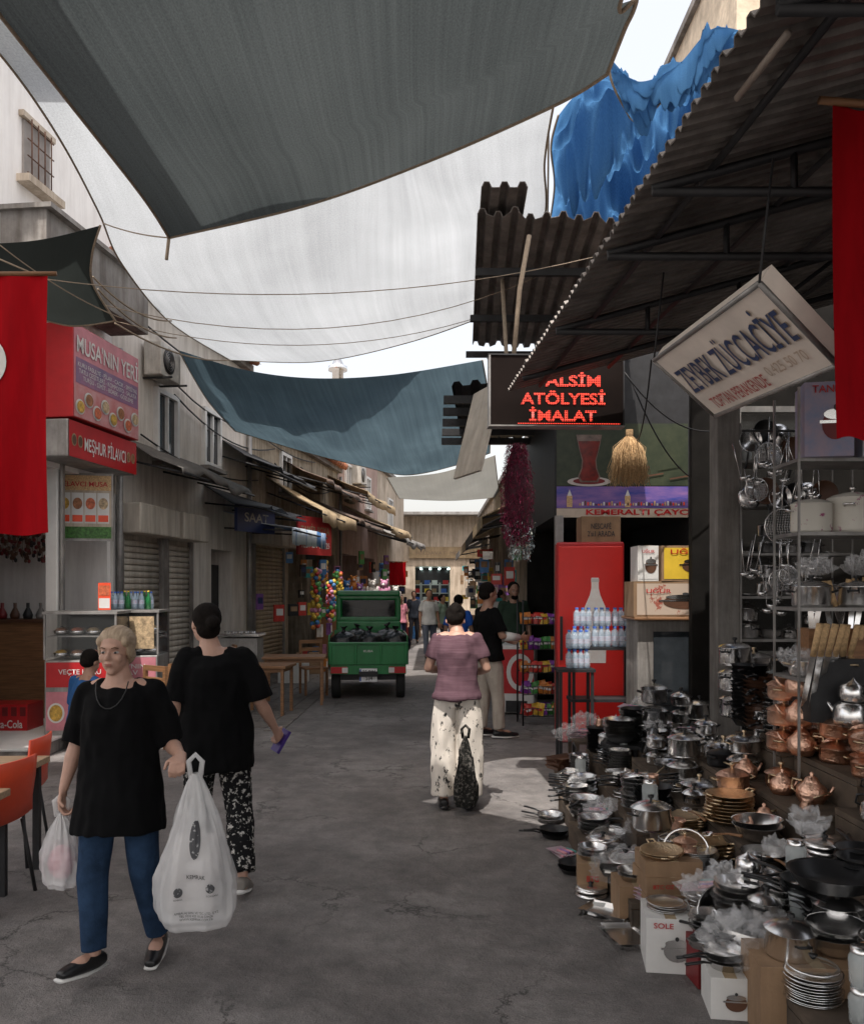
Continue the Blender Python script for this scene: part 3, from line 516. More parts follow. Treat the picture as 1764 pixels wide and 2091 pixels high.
# water packs
def stand(x,y,w_,d_,zs,mt,label):
    t=thing('display_stand',label,'stand',(x,y,0)); 
    for z in zs: m=M(); m.box((0,0,z),(w_,d_,.03),mt); obj(m,'shelf_board',t)
    for a in(-w_/2+.03,w_/2-.03):
        for b in(-d_/2+.03,d_/2-.03): m=M(); m.box((a,b,max(zs)/2),(.03,.03,max(zs)-.03),mt); obj(m,'leg',t)
X=at(1225,1330,9.1).x
stand(X,9.1,.66,.34,[1.14,.6],iron,'small steel stand holding water packs')
def pack(x,y,z,nx,ny,s):
    for i in range(nx*ny): put(bot,(x+(i%nx-(nx-1)/2)*.066*s,y+(i//nx-(ny-1)/2)*.066*s,z),0,s)
    m=M(); m.box((0,0,.09*s),((nx*.068)*s,(ny*.068)*s,.16*s),plast); obj(m,'shrink_wrap',None,'clear shrink wrap around pack of water bottles','packaging',(x,y,z+.001),0,'shrink wrapped water packs',bev=.02*s)
for i in range(3): pack(X-.21+.21*i,9.05,1.158,3,2,1.0)
for i in range(3): pack(X-.19+.2*i,9.06,1.372,3,2,.92)
X2=at(1172,1350,8.9).x
pack(X2+.03,8.85,.95,4,2,.9); pack(X2+.03,8.85,1.15,4,2,.9)
stand(X2,8.87,.38,.3,[.93],iron,'low stand with water bottles')
# cabinet + cartons
p=at(1380,1330,8.3); t=thing('cabinet','old grey wooden cabinet with glass door','cabinet',(p.x,8.3,0)); m=M(); m.box((0,.25,.73),(.74,.5,1.46),greywall); m.box((0,.2,1.475),(.84,.6,.03),wood); obj(m,'body',t,bev=.01); m=M(); m.box((.03,-.012,.95),(.5,.02,.8),pane); obj(m,'glass_door',t)
carton((p.x-.02,8.45,1.492),(.8,.4,.34),card,0,('UĞUR',-.2,.75,.3,.16),'cardboard box of cookware with printed picture',red,brown,mat('faded_print',(.5,.4,.32),.5,c2=(.35,.1,.07),thr=.6,scale=9))
carton((p.x+.12,8.45,1.835),(.56,.4,.34),card,.03,('UĞUR',-.05,.85,.6,.18),'yellow and white cookware box with pan picture',red,brown,yellow); carton((p.x-.28,8.4,1.835),(.2,.3,.34),white,0,('UĞUR',0,.85,.6,.12),'small white product box',red,brown,white)
# pillar
t=thing('pillar','grey concrete pillar at the shop entrance','pillar',(2.41,7.0,0)); m=M(); m.box((0,.1,1.75),(.19,.2,3.3),greywall); obj(m,'shaft',t,bev=.01); m=M(); m.box((0,.1,.05),(.26,.27,.1),greywall); obj(m,'base',t)
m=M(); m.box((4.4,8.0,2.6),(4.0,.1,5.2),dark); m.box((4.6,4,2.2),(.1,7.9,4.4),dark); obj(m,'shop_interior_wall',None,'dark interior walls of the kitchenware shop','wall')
t=thing('shop_window','tall glass shop window with metal frame','window',(at(1568,1050,7.4).x,7.4,0)); m=M(); 
for x in(-.26,.26): m.box((x,0,1.7),(.04,.05,3.4),alum)
for z in(.05,1.2,3.3): m.box((0,0,z),(.48,.05,.05),alum)
obj(m,'frame',t); m=M(); m.box((0,.01,1.7),(.48,.008,3.2),glass); obj(m,'pane',t)
def shelf(x,y,w_,zs,d=.35,label='metal shelf stacked with kitchenware',H=None):
    t=thing('display_shelf',label,'shelf',(x,y,0)); m=M()
    for z in zs: m.box((0,0,z-.01),(w_,d,.02),alum)
    for a in(-w_/2,w_/2):
        for b in(-d/2,d/2): m.box((a,b,(H or max(zs))/2),(.012,.012,H or max(zs)),alum)
    obj(m,'shelf_frame',t)
# ---------------------------------------------------------------- kitchenware prototypes
G='kitchenware for sale'
def h2(r,z,mt,w=.03):
    o=[]
    for s in(-1,1): m=M(); m.tube([(s*r,-w,z),(s*(r+.035),-w,z+.01),(s*(r+.035),w,z+.01),(s*r,w,z)],.007,mt,6); o.append(('handle',m))
    return o
def pot(body,hand,r=.12,h=.13,lab='stainless steel cooking pot with lid',lid=None):
    return proto('cooking_pot','pot',lab,[('body',M().lathe([(0,.0),(r*.92,0),(r,.02),(r,h),(r+.008,h+.004),(r-.004,h),(r-.004,.01),(0,.01)],body)),('lid',M().lathe([(r+.006,h+.006),(r*.8,h+.025),(r*.4,h+.04),(0,h+.045)],lid or body)),('knob',M().lathe([(.008,h+.04),(.008,h+.055),(.02,h+.065),(.018,h+.078),(0,h+.08)],hand,12))]+h2(r,h*.75,hand),G)
def pan(c1,r=.13,lab='black non-stick frying pan'):
    return proto('frying_pan','pan',lab,[('body',M().lathe([(0,0),(r*.75,0),(r,.045),(r+.004,.047),(r-.005,.043),(r*.74,.006),(0,.006)],c1)),('handle',M().tube([(0,-r,.04),(0,-r-.06,.055),(0,-r-.19,.06)],[(.009,.006),(.012,.008),(.013,.009)],blackp,8,side=(1,0,0)))],G)
P={}
darksteel=mat('dark_steel',(.4,.4,.41),.25,1,var=.15)
P['pot']=pot(steel,blackp); P['potd']=pot(darksteel,blackp,.11,.12,'dark steel pot with glass lid',glass); P['potg']=pot(steel,brass,.14,.1,'shallow stainless pot with brass handles'); P['cop']=pot(copper,brass,.1,.085,'hammered copper pot with lid and brass handles'); P['blk']=pot(blackp,blackp,.13,.11,'black enamelled cooking pot with lid')
P['sau']=pot(steel,blackp,.085,.08,'small steel saucepan with lid')
en=mat('floral_enamel',(.7,.67,.6),.25,c2=(.4,.1,.22),thr=.62,scale=12); P['ena']=pot(en,steel,.15,.22,'white enamel pot with painted flowers')
P['pan']=pan(blackp); P['pans']=pan(steel,.12,'shiny steel frying pan with black handle'); P['panb']=pan(brown,.14,'brown granite frying pan')
P['dish']=proto('serving_dish','dish','stacked hammered copper serving dish',[('dish',M().lathe([(0,0),(.1,0),(.14,.03),(.15,.032),(.14,.027),(.1,.004),(0,.004)],brass))]+h2(.148,.03,brass,.025),G)
P['plate']=proto('steel_plate','plate','thin shiny steel serving plate',[('plate',M().lathe([(0,0),(.09,0),(.12,.014),(.13,.015),(.12,.011),(.09,.003),(0,.003)],steel))],G)
P['cez']=proto('coffee_pot','coffee pot','small copper coffee pot with long handle',[('body',M().lathe([(0,0),(.045,0),(.05,.02),(.035,.07),(.045,.09),(.042,.09),(.03,.07),(0,.06)],copper,18)),('handle',M().tube([(0,-.04,.08),(0,-.2,.11)],.006,brass,6))],G)
P['ctea']=proto('copper_teapot','teapot','shiny copper teapot with lid and curved spout',[('body',M().lathe([(0,0),(.07,0),(.09,.04),(.085,.09),(.05,.12),(.045,.13),(.03,.15),(.008,.16),(.014,.175),(0,.185)],copper)),('spout',M().tube([(-.08,0,.04),(-.12,0,.08),(-.14,0,.12)],[.016,.01,.008],copper)),('handle',M().tube([(.075,0,.03),(.13,0,.06),(.12,0,.12),(.06,0,.12)],.008,brass))],G)
P['tray']=proto('baking_tray','tray','rectangular brown non-stick baking tray',[('tray',M().add([(-.15,-.1,.0),(.15,-.1,0),(.15,.1,0),(-.15,.1,0),(-.17,-.12,.04),(.17,-.12,.04),(.17,.12,.04),(-.17,.12,.04)],[(0,1,2,3),(0,1,5,4),(1,2,6,5),(2,3,7,6),(3,0,4,7)],brown))],G)
P['trays']=proto('baking_tray','tray','rectangular shiny steel oven tray',[('tray',M().add([(-.15,-.1,.0),(.15,-.1,0),(.15,.1,0),(-.15,.1,0),(-.17,-.12,.03),(.17,-.12,.03),(.17,.12,.03),(-.17,.12,.03)],[(0,1,2,3),(0,1,5,4),(1,2,6,5),(2,3,7,6),(3,0,4,7)],steel))],G)
P['tea']=proto('double_teapot','teapot','stacked steel double teapot with black handles',[('lower_pot',M().lathe([(0,0),(.08,0),(.095,.04),(.085,.1),(.06,.12)],steel)),('upper_pot',M().lathe([(.05,.12),(.07,.15),(.062,.2),(.04,.215),(.012,.23),(0,.245)],steel)),('spout',M().tube([(-.08,0,.04),(-.13,0,.09),(-.15,0,.11)],[.016,.01,.008],steel)),('handle',M().tube([(.09,0,.03),(.14,0,.05),(.13,0,.1),(.08,0,.11)],.009,blackp)),('handle',M().tube([(.06,0,.15),(.11,0,.16),(.1,0,.2),(.05,0,.205)],.008,blackp))],G)
P['lad']=proto('ladle','ladle','steel ladle with wooden handle',[('scoop',M().lathe([(0,0),(.03,.01),(.04,.03),(.037,.03),(0,.006)],steel,14)),('handle',M().tube([(0,.038,.03),(0,.2,.06),(0,.32,.065)],[.005,.008,.011],wood))],G)
P['spa']=proto('spatula','spatula','black plastic kitchen spatula',[('blade',M().box((0,0,.008),(.07,.1,.004),blackp)),('handle',M().tube([(0,.05,.01),(0,.2,.03),(0,.3,.03)],[.005,.007,.01],blackp))],G)
P['bowl']=proto('mixing_bowl','bowl','shiny steel mixing bowl',[('bowl',M().lathe([(0,0),(.06,0),(.11,.04),(.14,.1),(.146,.1),(.136,.1),(.105,.04),(0,.005)],steel))],G)
P['glass']=proto('glass_jar','jar','clear glass storage jar with steel lid',[('jar',M().lathe([(0,0),(.05,0),(.055,.02),(.055,.12),(.04,.14)],mat('jar_glass',(.75,.8,.8),.05,alpha=.35),16)),('lid',M().lathe([(.045,.14),(.045,.16),(0,.163)],steel,16))],G)
P['pack']=proto('utensil_pack','utensil pack','clear blister pack of coloured kitchen knives',[('backing_card',M().box((0,0,.004),(.16,.26,.005),mat('pack_card',(.4,.4,.42),.3,c2=(.45,.25,.32),scale=10)))]+[('utensil_handle',M().tube([(x,-.1,.015),(x,.02,.015)],.011,c_,6)) for x,c_ in((-.05,pinkp),(-.017,mat('purple_h',(.3,.15,.4),.4)),(.017,pinkp),(.05,teal))],G)
P['kn']=proto('knife','knife','kitchen knife with wooden handle',[('blade',M().add([(-.012,0,0),(.012,0,0),(.014,0,-.17),(-.005,0,-.2),(-.012,.002,0),(.012,.002,0),(.014,.002,-.17),(-.005,.002,-.2)],[(0,1,2,3),(4,5,6,7),(0,1,5,4),(1,2,6,5),(2,3,7,6),(3,0,4,7)],steel)),('handle',M().tube([(0,0,0),(0,0,.12)],[(.012,.008),(.014,.009)],sand))],G)
P['lidg']=proto('pan_lid','lid','glass pan lid with steel rim',[('rim',M().lathe([(.12,.0),(.125,.006),(.12,.012),(.112,.006)],steel)),('dome',M().lathe([(.115,.008),(.08,.03),(0,.042)],glass)),('knob',M().lathe([(.01,.04),(.022,.06),(0,.066)],blackp,12))],G)
P['lids']=proto('pan_lid','lid','shiny steel pan lid with black knob',[('dome',M().lathe([(.12,.0),(.125,.004),(.09,.022),(0,.035)],steel)),('knob',M().lathe([(.01,.034),(.022,.052),(0,.058)],blackp,12))],G)
ST={'dish':.022,'plate':.012,'pan':.03,'panb':.03,'pans':.03,'tray':.015,'trays':.013,'bowl':.03,'lidg':.03,'lids':.03,'pot':.2,'sau':.16,'potd':.19,'blk':.18,'cop':.16,'ctea':.18,'potg':.17,'glass':.165,'pack':.02}
bags=[]
for k in range(4):
    m=M(); m.ell((0,0,.06),(.11,.09,.06),plast,36); me=m.mesh('film'); off=k*9.3
    for v in me.vertices:
        n=noise.noise(v.co*22+Vector((off,0,0)))+.7*noise.noise(v.co*55+Vector((off,0,0))); v.co*=1+.55*n; v.co.z=max(.002,v.co.z)
    me.polygons.foreach_set('use_smooth',[False]*len(me.polygons)); me.update(); bags.append(me)
def bag(loc,s=1): return obj(None,'plastic_wrap',None,'crumpled clear plastic wrapping bag','plastic bag',loc,R.uniform(0,6),'clear plastic wrapping',me=bags[R.randrange(4)],s=s)
def stack(key,X,Y,z,n,s=.9,tilt=.05):
    st=ST.get(key,.2); r0=R.uniform(0,6.28)
    for j in range(n): put(P[key],(X+R.uniform(-.007,.007),Y+R.uniform(-.007,.007),z+j*st*s),0,s,rot=(R.uniform(-tilt,tilt)*(n<4),R.uniform(-tilt,tilt)*(n<4),r0+R.uniform(-.3,.3)))
    return z+n*st*s
# ---------------------------------------------------------------- stepped sales tables
def edge(D):
    a=[(2.6,1.4),(3.48,1.22),(4.13,1.05),(5.18,.95),(6.2,.92),(7,1.02),(8.2,1.15),(9,1.2)]
    for (d0,x0),(d1,x1) in zip(a,a[1:]):
        if D<=d1: return x0+(x1-x0)*(D-d0)/(d1-d0)
    return 1.2
segs=[(2.8,3.6),(3.62,4.4),(4.42,5.2),(5.22,6.0),(6.02,6.8),(6.85,7.9)]
for i,(a,b) in enumerate(segs):
    e=max(edge(a),edge(b)); 
    for k in range(5):
        xa=.29*k; xb=xa+.28; z=[.14,.29,.43,.59,.77][k]+(.0 if i>1 else .05)
        if k>=3 and i==5: continue
        if k==4 and i==4: continue
        t=thing('display_table','low sales table covered with dark cloth','table',(e+(xa+xb)/2,(a+b)/2,0),0,'sales tables of the kitchenware stall')
        L=b-a-.01; W=xb-xa; m=M(); m.box((0,0,z-.015),(W,L,.03),darkcloth); obj(m,'table_top',t)
        m=M(); m.box((-W/2+.004,0,z/2-.02),(.006,L,z-.03),darkcloth); m.box((0,-L/2+.004,z/2-.02),(W-.02,.006,z-.03),darkcloth); obj(m,'cloth_skirt',t)
        for x in(-W/2+.03,W/2-.03):
            for y in(-L/2+.03,L/2-.03): m=M(); m.box((x,y,(z-.03)/2),(.03,.03,z-.03),wood); obj(m,'leg',t)
        ny=int(L/.175)
        for iy in range(ny):
            X=e+(xa+xb)/2+(.045 if iy%2 else -.045)+R.uniform(-.02,.02); Y=a+L*(iy+.5)/ny+R.uniform(-.02,.02)
            if X>1.75 and 4.4<Y<5.5: keys=['cop','ctea','cop','ctea','cez','dish']
            elif 1.4<X<=1.75 and 4.3<Y<5.3: keys=['dish','dish','plate','dish','bowl']
            elif k==0: keys=['tray','pans','lidg','pack','lids','trays','plate','pack','trays','glass','sau']
            elif k==1: keys=['pans','pan','lidg','panb','bowl','glass','lids','plate','sau','pans','trays']
            elif k==2: keys=['pot','potd','pans','pan','bowl','lidg','sau','potg','lids','sau','glass']
            else: keys=['pot','blk','potd','pot','tea','bowl','potg','sau','pans','potg','tea']
            key=R.choice(keys)
            n=R.randint(5,11) if key in('dish','plate') else R.randint(4,9) if key in('pan','panb','pans','tray','trays') else R.randint(2,4) if key in('bowl','lidg','lids','pack') else R.randint(1,2) if key in('pot','blk','cop','potd','sau','potg','glass') else 1
            top=stack(key,X,Y,z,n,R.uniform(.72,.92))
            if key in('pan','pans','lidg','panb','tray','trays','dish','plate','bowl') and R.random()<.55: put(P[R.choice(['lad','spa','cez','lids','pack','lidg','spa','lad'])],(X,Y,top+.015),0,.8,rot=(R.uniform(-.2,.2),R.uniform(-.2,.2),R.uniform(0,6)))
            if R.random()<.14: bag((X+R.uniform(-.08,.08),Y,top+.005),R.uniform(.6,1.0))
for D in [4.3,4.6,4.95,5.35,5.7,6.1,6.5]:
    x=edge(D)-.06; k=R.choice(['trays','pan','lids','pack','pans'])
    stack(k,x,D,0.003,R.randint(2,5),.8,.04)
for (u,v,w_,d_,h_,mt_,wd,lb,pc,pn) in [(1378,1990,.22,.26,.25,white,('SOLE',-.15,.88,.4,.1),'white cookware box with steel pot picture',steel,None),(1462,2020,.18,.22,.2,dred,('SOLE',0,.84,.6,.12),'dark red cookware box',brown,None),(1305,1890,.2,.24,.2,card,None,'brown cardboard carton with open flaps',None,None),(1215,1825,.17,.22,.17,card,('BTG',0,.5,.4,.2),'small worn cardboard carton',None,None),(1500,2085,.16,.22,.17,white,None,'white cookware carton at stall edge',brown,None),(1680,2140,.44,.28,.3,card,None,'large brown cardboard carton supporting steel pots',None,None)]:
    D=3080/(v-1205); X=(u-882)/F*D; Y=D+d_/2; carton((X,Y,0),(w_,d_,h_),mt_,R.uniform(-.15,.1),wd,lb,red,pc,pn)
    if w_<.4: stack(R.choice(['pan','lids','plate','pans']),X,Y,h_,R.randint(2,4),.7)
for i in range(3): stack(['pot','bowl','potd'][i],1.42+.18*i,3.42,.3,[1,3,1][i],.8)
for u,v,D,k,n in[(1560,1990,3.75,'sau',1),(1600,1960,3.8,'pans',4),(1650,1950,3.75,'pan',6),(1710,1970,3.6,'pot',1),(1530,1900,4.0,'tea',1)]: p=at(u,v,D); stack(k,p.x,p.y,.33,n,.85)
D=4.35; X=at(1380,1830,D).x; carton((X,D+.15,.0),(.3,.28,.2),card,.02,None,'plain carton under cookware boxes'); carton((X,D+.15,.2),(.3,.26,.09),card,.05,('BTC OZ TİCARET',0,.55,.8,.3),'orange printed cardboard box of cookware',red); carton((X,D+.15,.29),(.29,.26,.08),card,-.03,None,'flat cardboard box beneath copper pans'); stack('dish',X-.05,D+.1,.372,2,.75); stack('cop',X+.1,D+.2,.372,1,.6); stack('pot',X+.0,D+.45,.42,1,.9)
put(P['pans'],at(1465,1865,4.0),rot=(math.radians(75),0,.2),s=1.05); put(P['lidg'],at(1400,1740,4.6),rot=(math.radians(70),0,-.3),s=1)
put(P['pan'],at(1700,1810,3.55),1.8,1.35,label='large ribbed black grill pan')
for u,v,D in[(1160,1500,8.3),(1200,1480,8.2),(1300,1720,5.4),(1265,1790,5.0),(1540,1960,3.6)]: bag(at(u,v+15,D),R.uniform(1.2,1.7))
XS=at(1225,1500,8.25).x
stand(XS,8.3,.55,.5,[.32],darkcloth,'low stand with wrapped trays'); 
for i in range(3): stack(['pack','trays','lids'][i],XS-.17+.17*i,8.3,.336,4,.9)
for u,v,D,k,n in[(1300,1430,7.4,'pan',9),(1335,1420,7.1,'potd',3),(1265,1520,7.2,'bowl',5),(1430,1400,7.3,'pot',2),(1530,1520,5.9,'pan',14),(1560,1500,5.75,'panb',12),(1595,1560,5.5,'pans',10),(1500,1470,6.3,'pot',3),(1540,1440,6.5,'potg',3),(1390,1440,7.35,'sau',3)]:
    p=at(u,v,D); z=.81 if D<6.7 else .45
    if D>6.7: stand(p.x,p.y,.27,.27,[z],iron,'small dark stand under stacked pans')
    stack(k,p.x,p.y,z+.015,n,.95)
for i,(u,D,k) in enumerate([(1600,5.2,'cop'),(1635,5.05,'ctea'),(1670,5.2,'cop'),(1650,5.4,'ctea'),(1700,5.0,'ctea'),(1615,5.45,'cop')]): stack(k,at(u,1500,D).x,D,.79,3,.95); 
for i,(u,D) in enumerate([(1620,5.0),(1680,4.95)]): bag((at(u,1500,D).x,D,1.3),.9)
for i,(u,D) in enumerate([(1740,4.75),(1730,5.1)]): stack('tea',at(u,1500,D).x,D,1.0,1,1.1); 
for i in range(8): put(P['kn'],at(1660+i*15,1340,4.75+.04*i),0,1.6,rot=(.35,R.uniform(-.1,.1),.2),label='wide kitchen knife leaning on rack')
shelf(2.95,7.15,.9,[1.0,1.35,1.7,2.05,2.45,2.8],H=3.1)
for z in[1.0,1.35,1.7,2.05,2.45,2.8]:
    for x in(2.6,2.78,2.95,3.13,3.3): stack(R.choice(['pot','potg','glass','bowl','plate','potd','sau']),x,7.12,z,R.randint(1,2) if z!=2.8 else 1,.75)
shelf(2.45,5.05,.75,[1.25,1.65,2.08,2.5],label='metal shelf with enamel pots and boxes',H=2.9)
for i in range(3): put(P['ena'],(2.2+.24*i,5.0,2.08),i,.75 if i<1 else .9)
for i in range(3): put(P['pot'],(2.2+.26*i,5.0,1.65),i,.9); put(P['potg'],(2.2+.26*i,5.0,1.25),i,.9); bag((2.2+.26*i,4.95,1.83),.9)
carton((2.25,4.95,2.5),(.26,.25,.42),mat('appliance_print',(.42,.3,.35),.5,c2=(.2,.25,.4),scale=8),-.2,('TANER',0,.9,.7,.1),'printed appliance box on upper shelf',red,dred); carton((2.56,4.95,2.5),(.26,.25,.42),mat('appliance_print2',(.3,.36,.45),.5,c2=(.5,.42,.42),scale=9),-.1,None,'pink and blue appliance box on shelf',None)
for i in range(9): put(P['kn'],at(1655+i*17,1245-i*2,5.0),0,1.3,rot=(R.uniform(-.2,.2),R.uniform(-.25,.25),R.uniform(-.3,.3)))
t=thing('knife_block_rack','wooden rack holding knives upright','rack',at(1720,1300,5.02)); m=M(); m.box((0,.0,-.03),(.46,.16,.16),wood); obj(m,'block',t); m=M(); m.box((0,0,-.3),(.5,.3,.36),iron); obj(m,'base',t)
for u,v,D,r in[(1597,1075,6.4,.13),(1592,1185,6.4,.08),(1610,1175,6.35,.07),(1545,1000,6.7,.09),(1570,930,6.7,.1)]:
    p=at(u,v,D); m=M(); t=thing('wire_strainer','hanging round wire mesh strainer','strainer',p,group='hanging strainers'); m.tube([(r*math.cos(a*.4),0,r*math.sin(a*.4)) for a in range(17)],.006,steel,5,side=(0,1,0)); obj(m,'rim',t)
    m=M(); 
    for i in range(-6,7): q=i*r/7; hh=math.sqrt(r*r-q*q); m.tube([(q,0,-hh),(q,.05,0),(q,0,hh)],.0015,steel,3); m.tube([(-hh,0,q),(0,.05,q),(hh,0,q)],.0015,steel,3)
    obj(m,'mesh',t); m=M(); m.tube([(0,0,r),(0,0,r+.2)],.006,steel,5); obj(m,'handle',t)
hl0=M(); hl0.lathe([(0,0),(.03,.01),(.045,.035),(.042,.035),(0,.006)],steel,12); hl0.tube([(0,.04,.03),(0,.05,.3)],.004,steel,5); hlm=hl0.mesh('hanging_ladle')
for i in range(34):
    p=at(1522+(i%17)*9,(1215 if i<17 else 1000)+R.uniform(-55,45),6.6); obj(None,'hanging_ladle',None,'steel ladle hanging on a hook','ladle',p,0,'hanging ladles',me=hlm,rot=(R.uniform(-.3,.3),R.uniform(-.15,.15),R.uniform(0,6)))
for i in range(12):
    p=at(1530+(i%6)*30,900+(i//6)*110+R.uniform(-20,20),6.85); put(P[['pans','pan','lids','panb'][i%4]],p,0,.75,rot=(math.radians(90),R.uniform(-.3,.3),0))
m=M(); m.tube([at(1515,880,6.6),at(1760,880,6.6)],.01,iron,5); obj(m,'hanging_rail',None,'thin black rail with utensils hanging below','rail')
# ---------------------------------------------------------------- tilted shop sign
BL,BR,TL=Vector((1.51,4.6,2.68)),Vector((1.557,3.31,2.615)),Vector((1.13,4.39,2.92))
W_=BR-BL; U_=TL-BL; nn=W_.cross(U_).normalized(); T=Matrix(((W_.x,-nn.x,U_.x,BL.x),(W_.y,-nn.y,U_.y,BL.y),(W_.z,-nn.z,U_.z,BL.z),(0,0,0,1)))
t=thing('shop_sign','tilted white unlit sign with added faint glow under the awning','sign'); sg=mat('aged_white_sign_added_glow',(.72,.63,.55),.5,var=.15,scale=2.5,emit=.06)  # faint emission brightens the unlit sign, standing in for light behind it
m=M(); m.box((.5,.04,.5),(1,.08,1),sg,T); obj(m,'panel',t)
m=M(); 
for a,b in[((0,0,0),(1,0,0)),((1,0,0),(1,0,1)),((1,0,1),(0,0,1)),((0,0,1),(0,0,0))]: m.tube([T@Vector(a),T@Vector(b)],.012,alum,6)
obj(m,'frame',t); text(t,'ZEYBEK ZÜCCACİYE',(.51,-.006,.63),.92,.5,mat('sign_shadow_sand',(.5,.4,.3),.5),T=T,bold=.02); text(t,'ZEYBEK ZÜCCACİYE',(.52,-.012,.64),.9,.48,mat('sign_navy',(.03,.06,.16),.5),T=T,bold=.005); text(t,'TOPTAN PERAKENDE',(.35,-.006,.17),.5,.17,mat('faded_red_letters',(.5,.12,.1),.5),T=T); text(t,'0.425 50 70',(.78,-.006,.24),.28,.13,mat('faded_letters',(.55,.42,.32),.5),T=T,bold=0)
for q in(TL,T@Vector((1,0,1))): m=M(); m.tube([q,q+Vector((.05,0,.45))],.005,iron,5); obj(m,'hanger',t)
t=thing('ceiling_lamp','unlit fluorescent tube lamp under the awning','lamp'); m=M(); m.tube([at(1505,200,2.75),at(1610,65,2.45)],.012,mat('old_tube',(.3,.25,.21),.4)); obj(m,'tube',t)
t=thing('security_camera','small dome security camera under the awning','camera',at(1475,300,3.9)); m=M(); m.ell((0,0,0),(.05,.05,.04),card); obj(m,'dome',t); m=M(); m.tube([(0,0,.03),(0,0,.1)],.03,card); obj(m,'mount',t)
p=at(1285,890,8.2); t=thing('straw_broom','bundle of natural straw brooms hanging upside down','broom',p); m=M()
for i in range(700):
    a=R.random()*6.28; r=math.sqrt(R.random()); L=-.3-.18*R.random(); j=R.uniform(-.045,.045); j2=R.uniform(-.04,.04); m.tube([(.03*r*math.cos(a),.03*r*math.sin(a),0),(.13*r*math.cos(a)+j2,.12*r*math.sin(a),L*.35),((.17*r+.01)*math.cos(a)+j,(.17*r)*math.sin(a),L)],.0022,sand,3)
obj(m,'straw_head',t); m=M(); m.tube([(0,0,-.03),(0,0,.06)],.035,sand); obj(m,'binding',t)
p=at(1055,905,9.2); tin=mat('purple_tinsel',(.2,.01,.05),.3,.5,var=.7,scale=50)
for nm,mt_,dx,r0 in[('purple',tin,0,.15),('silver',mat('silver_tinsel',(.4,.45,.45),.2,.9,var=.5,scale=50),.04,.14)]:
    m=M()
    if nm=='purple': m.lathe([(.03,0),(.1,-.2),(.135,-.45),(.12,-.75),(.05,-1.0),(0,-1.05)],mat('dark_tinsel_core',(.05,.004,.015),.8),14)
    for i in range(5200 if nm=='purple' else 1500):
        f=R.random(); 
        if nm=='silver': f=.62+.38*f
        z=-1.08*f+(0 if nm=='purple' else -.15); a=R.random()*6.28; r=r0*(.35+.75*math.sin(math.pi*min(1,f*.75+.1)))*R.uniform(.7,1.15); q=Vector((r*math.cos(a),r*math.sin(a),z)); d=Vector((R.uniform(-1,1),R.uniform(-1,1),R.uniform(-1.5,.2)))*.028; s=Vector((R.uniform(-1,1),R.uniform(-1,1),0))*.007
        m.add([q,q+s,q+d+s,q+d],[(0,1,2,3)],mt_)
    obj(m,'tinsel_garland',None,nm+' tinsel garland bundle hanging from the awning','garland',p+Vector((dx,.05*(nm=='silver'),0)))
def flag(p0,w_,h_,label,moon=None,rz=0):
    t=thing('national_flag',label,'flag',p0,rz,'red flags hung over the street'); m=M(); vs=[];fs=[]; n=40
    fy=lambda x,z:.022*math.sin(x*9+z*1.2)*(.3-z)+.012*math.sin(x*23-z*2)
    for i in range(n+1):
        for j in range(21): x=w_*i/n; z=-h_*j/20; vs.append((x,fy(x,z),z+.008*math.sin(i*.5)))
    for i in range(n):
        for j in range(20): a=i*21+j; fs.append((a,a+1,a+22,a+21))
    m.add(vs,fs,redf,True); obj(m,'cloth',t)
    m=M(); m.tube([(-.05,0,.01),(w_+.05,0,.01)],.014,wood,8); obj(m,'pole',t)
    if moon:
        x,z,r=moon; m=M(); o=[]; n=28; r2=r*.8
        for i in range(n+1): a=math.radians(215+290*i/n); o.append((x+r*math.cos(a),z+r*math.sin(a)))
        inn=[]
        for i in range(n+1): a=math.radians(228+264*(n-i)/n); inn.append((x-r*.25+r2*math.cos(a),z+r2*math.sin(a)))
        vs=[(a,fy(a,b)-.008,b) for a,b in o+inn]; fs=[(i,i+1,2*n+1-i-1,2*n+1-i) for i in range(n)]; m.add(vs,fs,white); obj(m,'crescent',t)
flag(at(-330,562,5.),1.215,1.5,'red national flag hanging from a wooden pole',moon=(.82,-.5,.155)); 
flag(at(1700,212,3.),.5,1.17,'red flag banner hanging under awning',rz=math.radians(8))
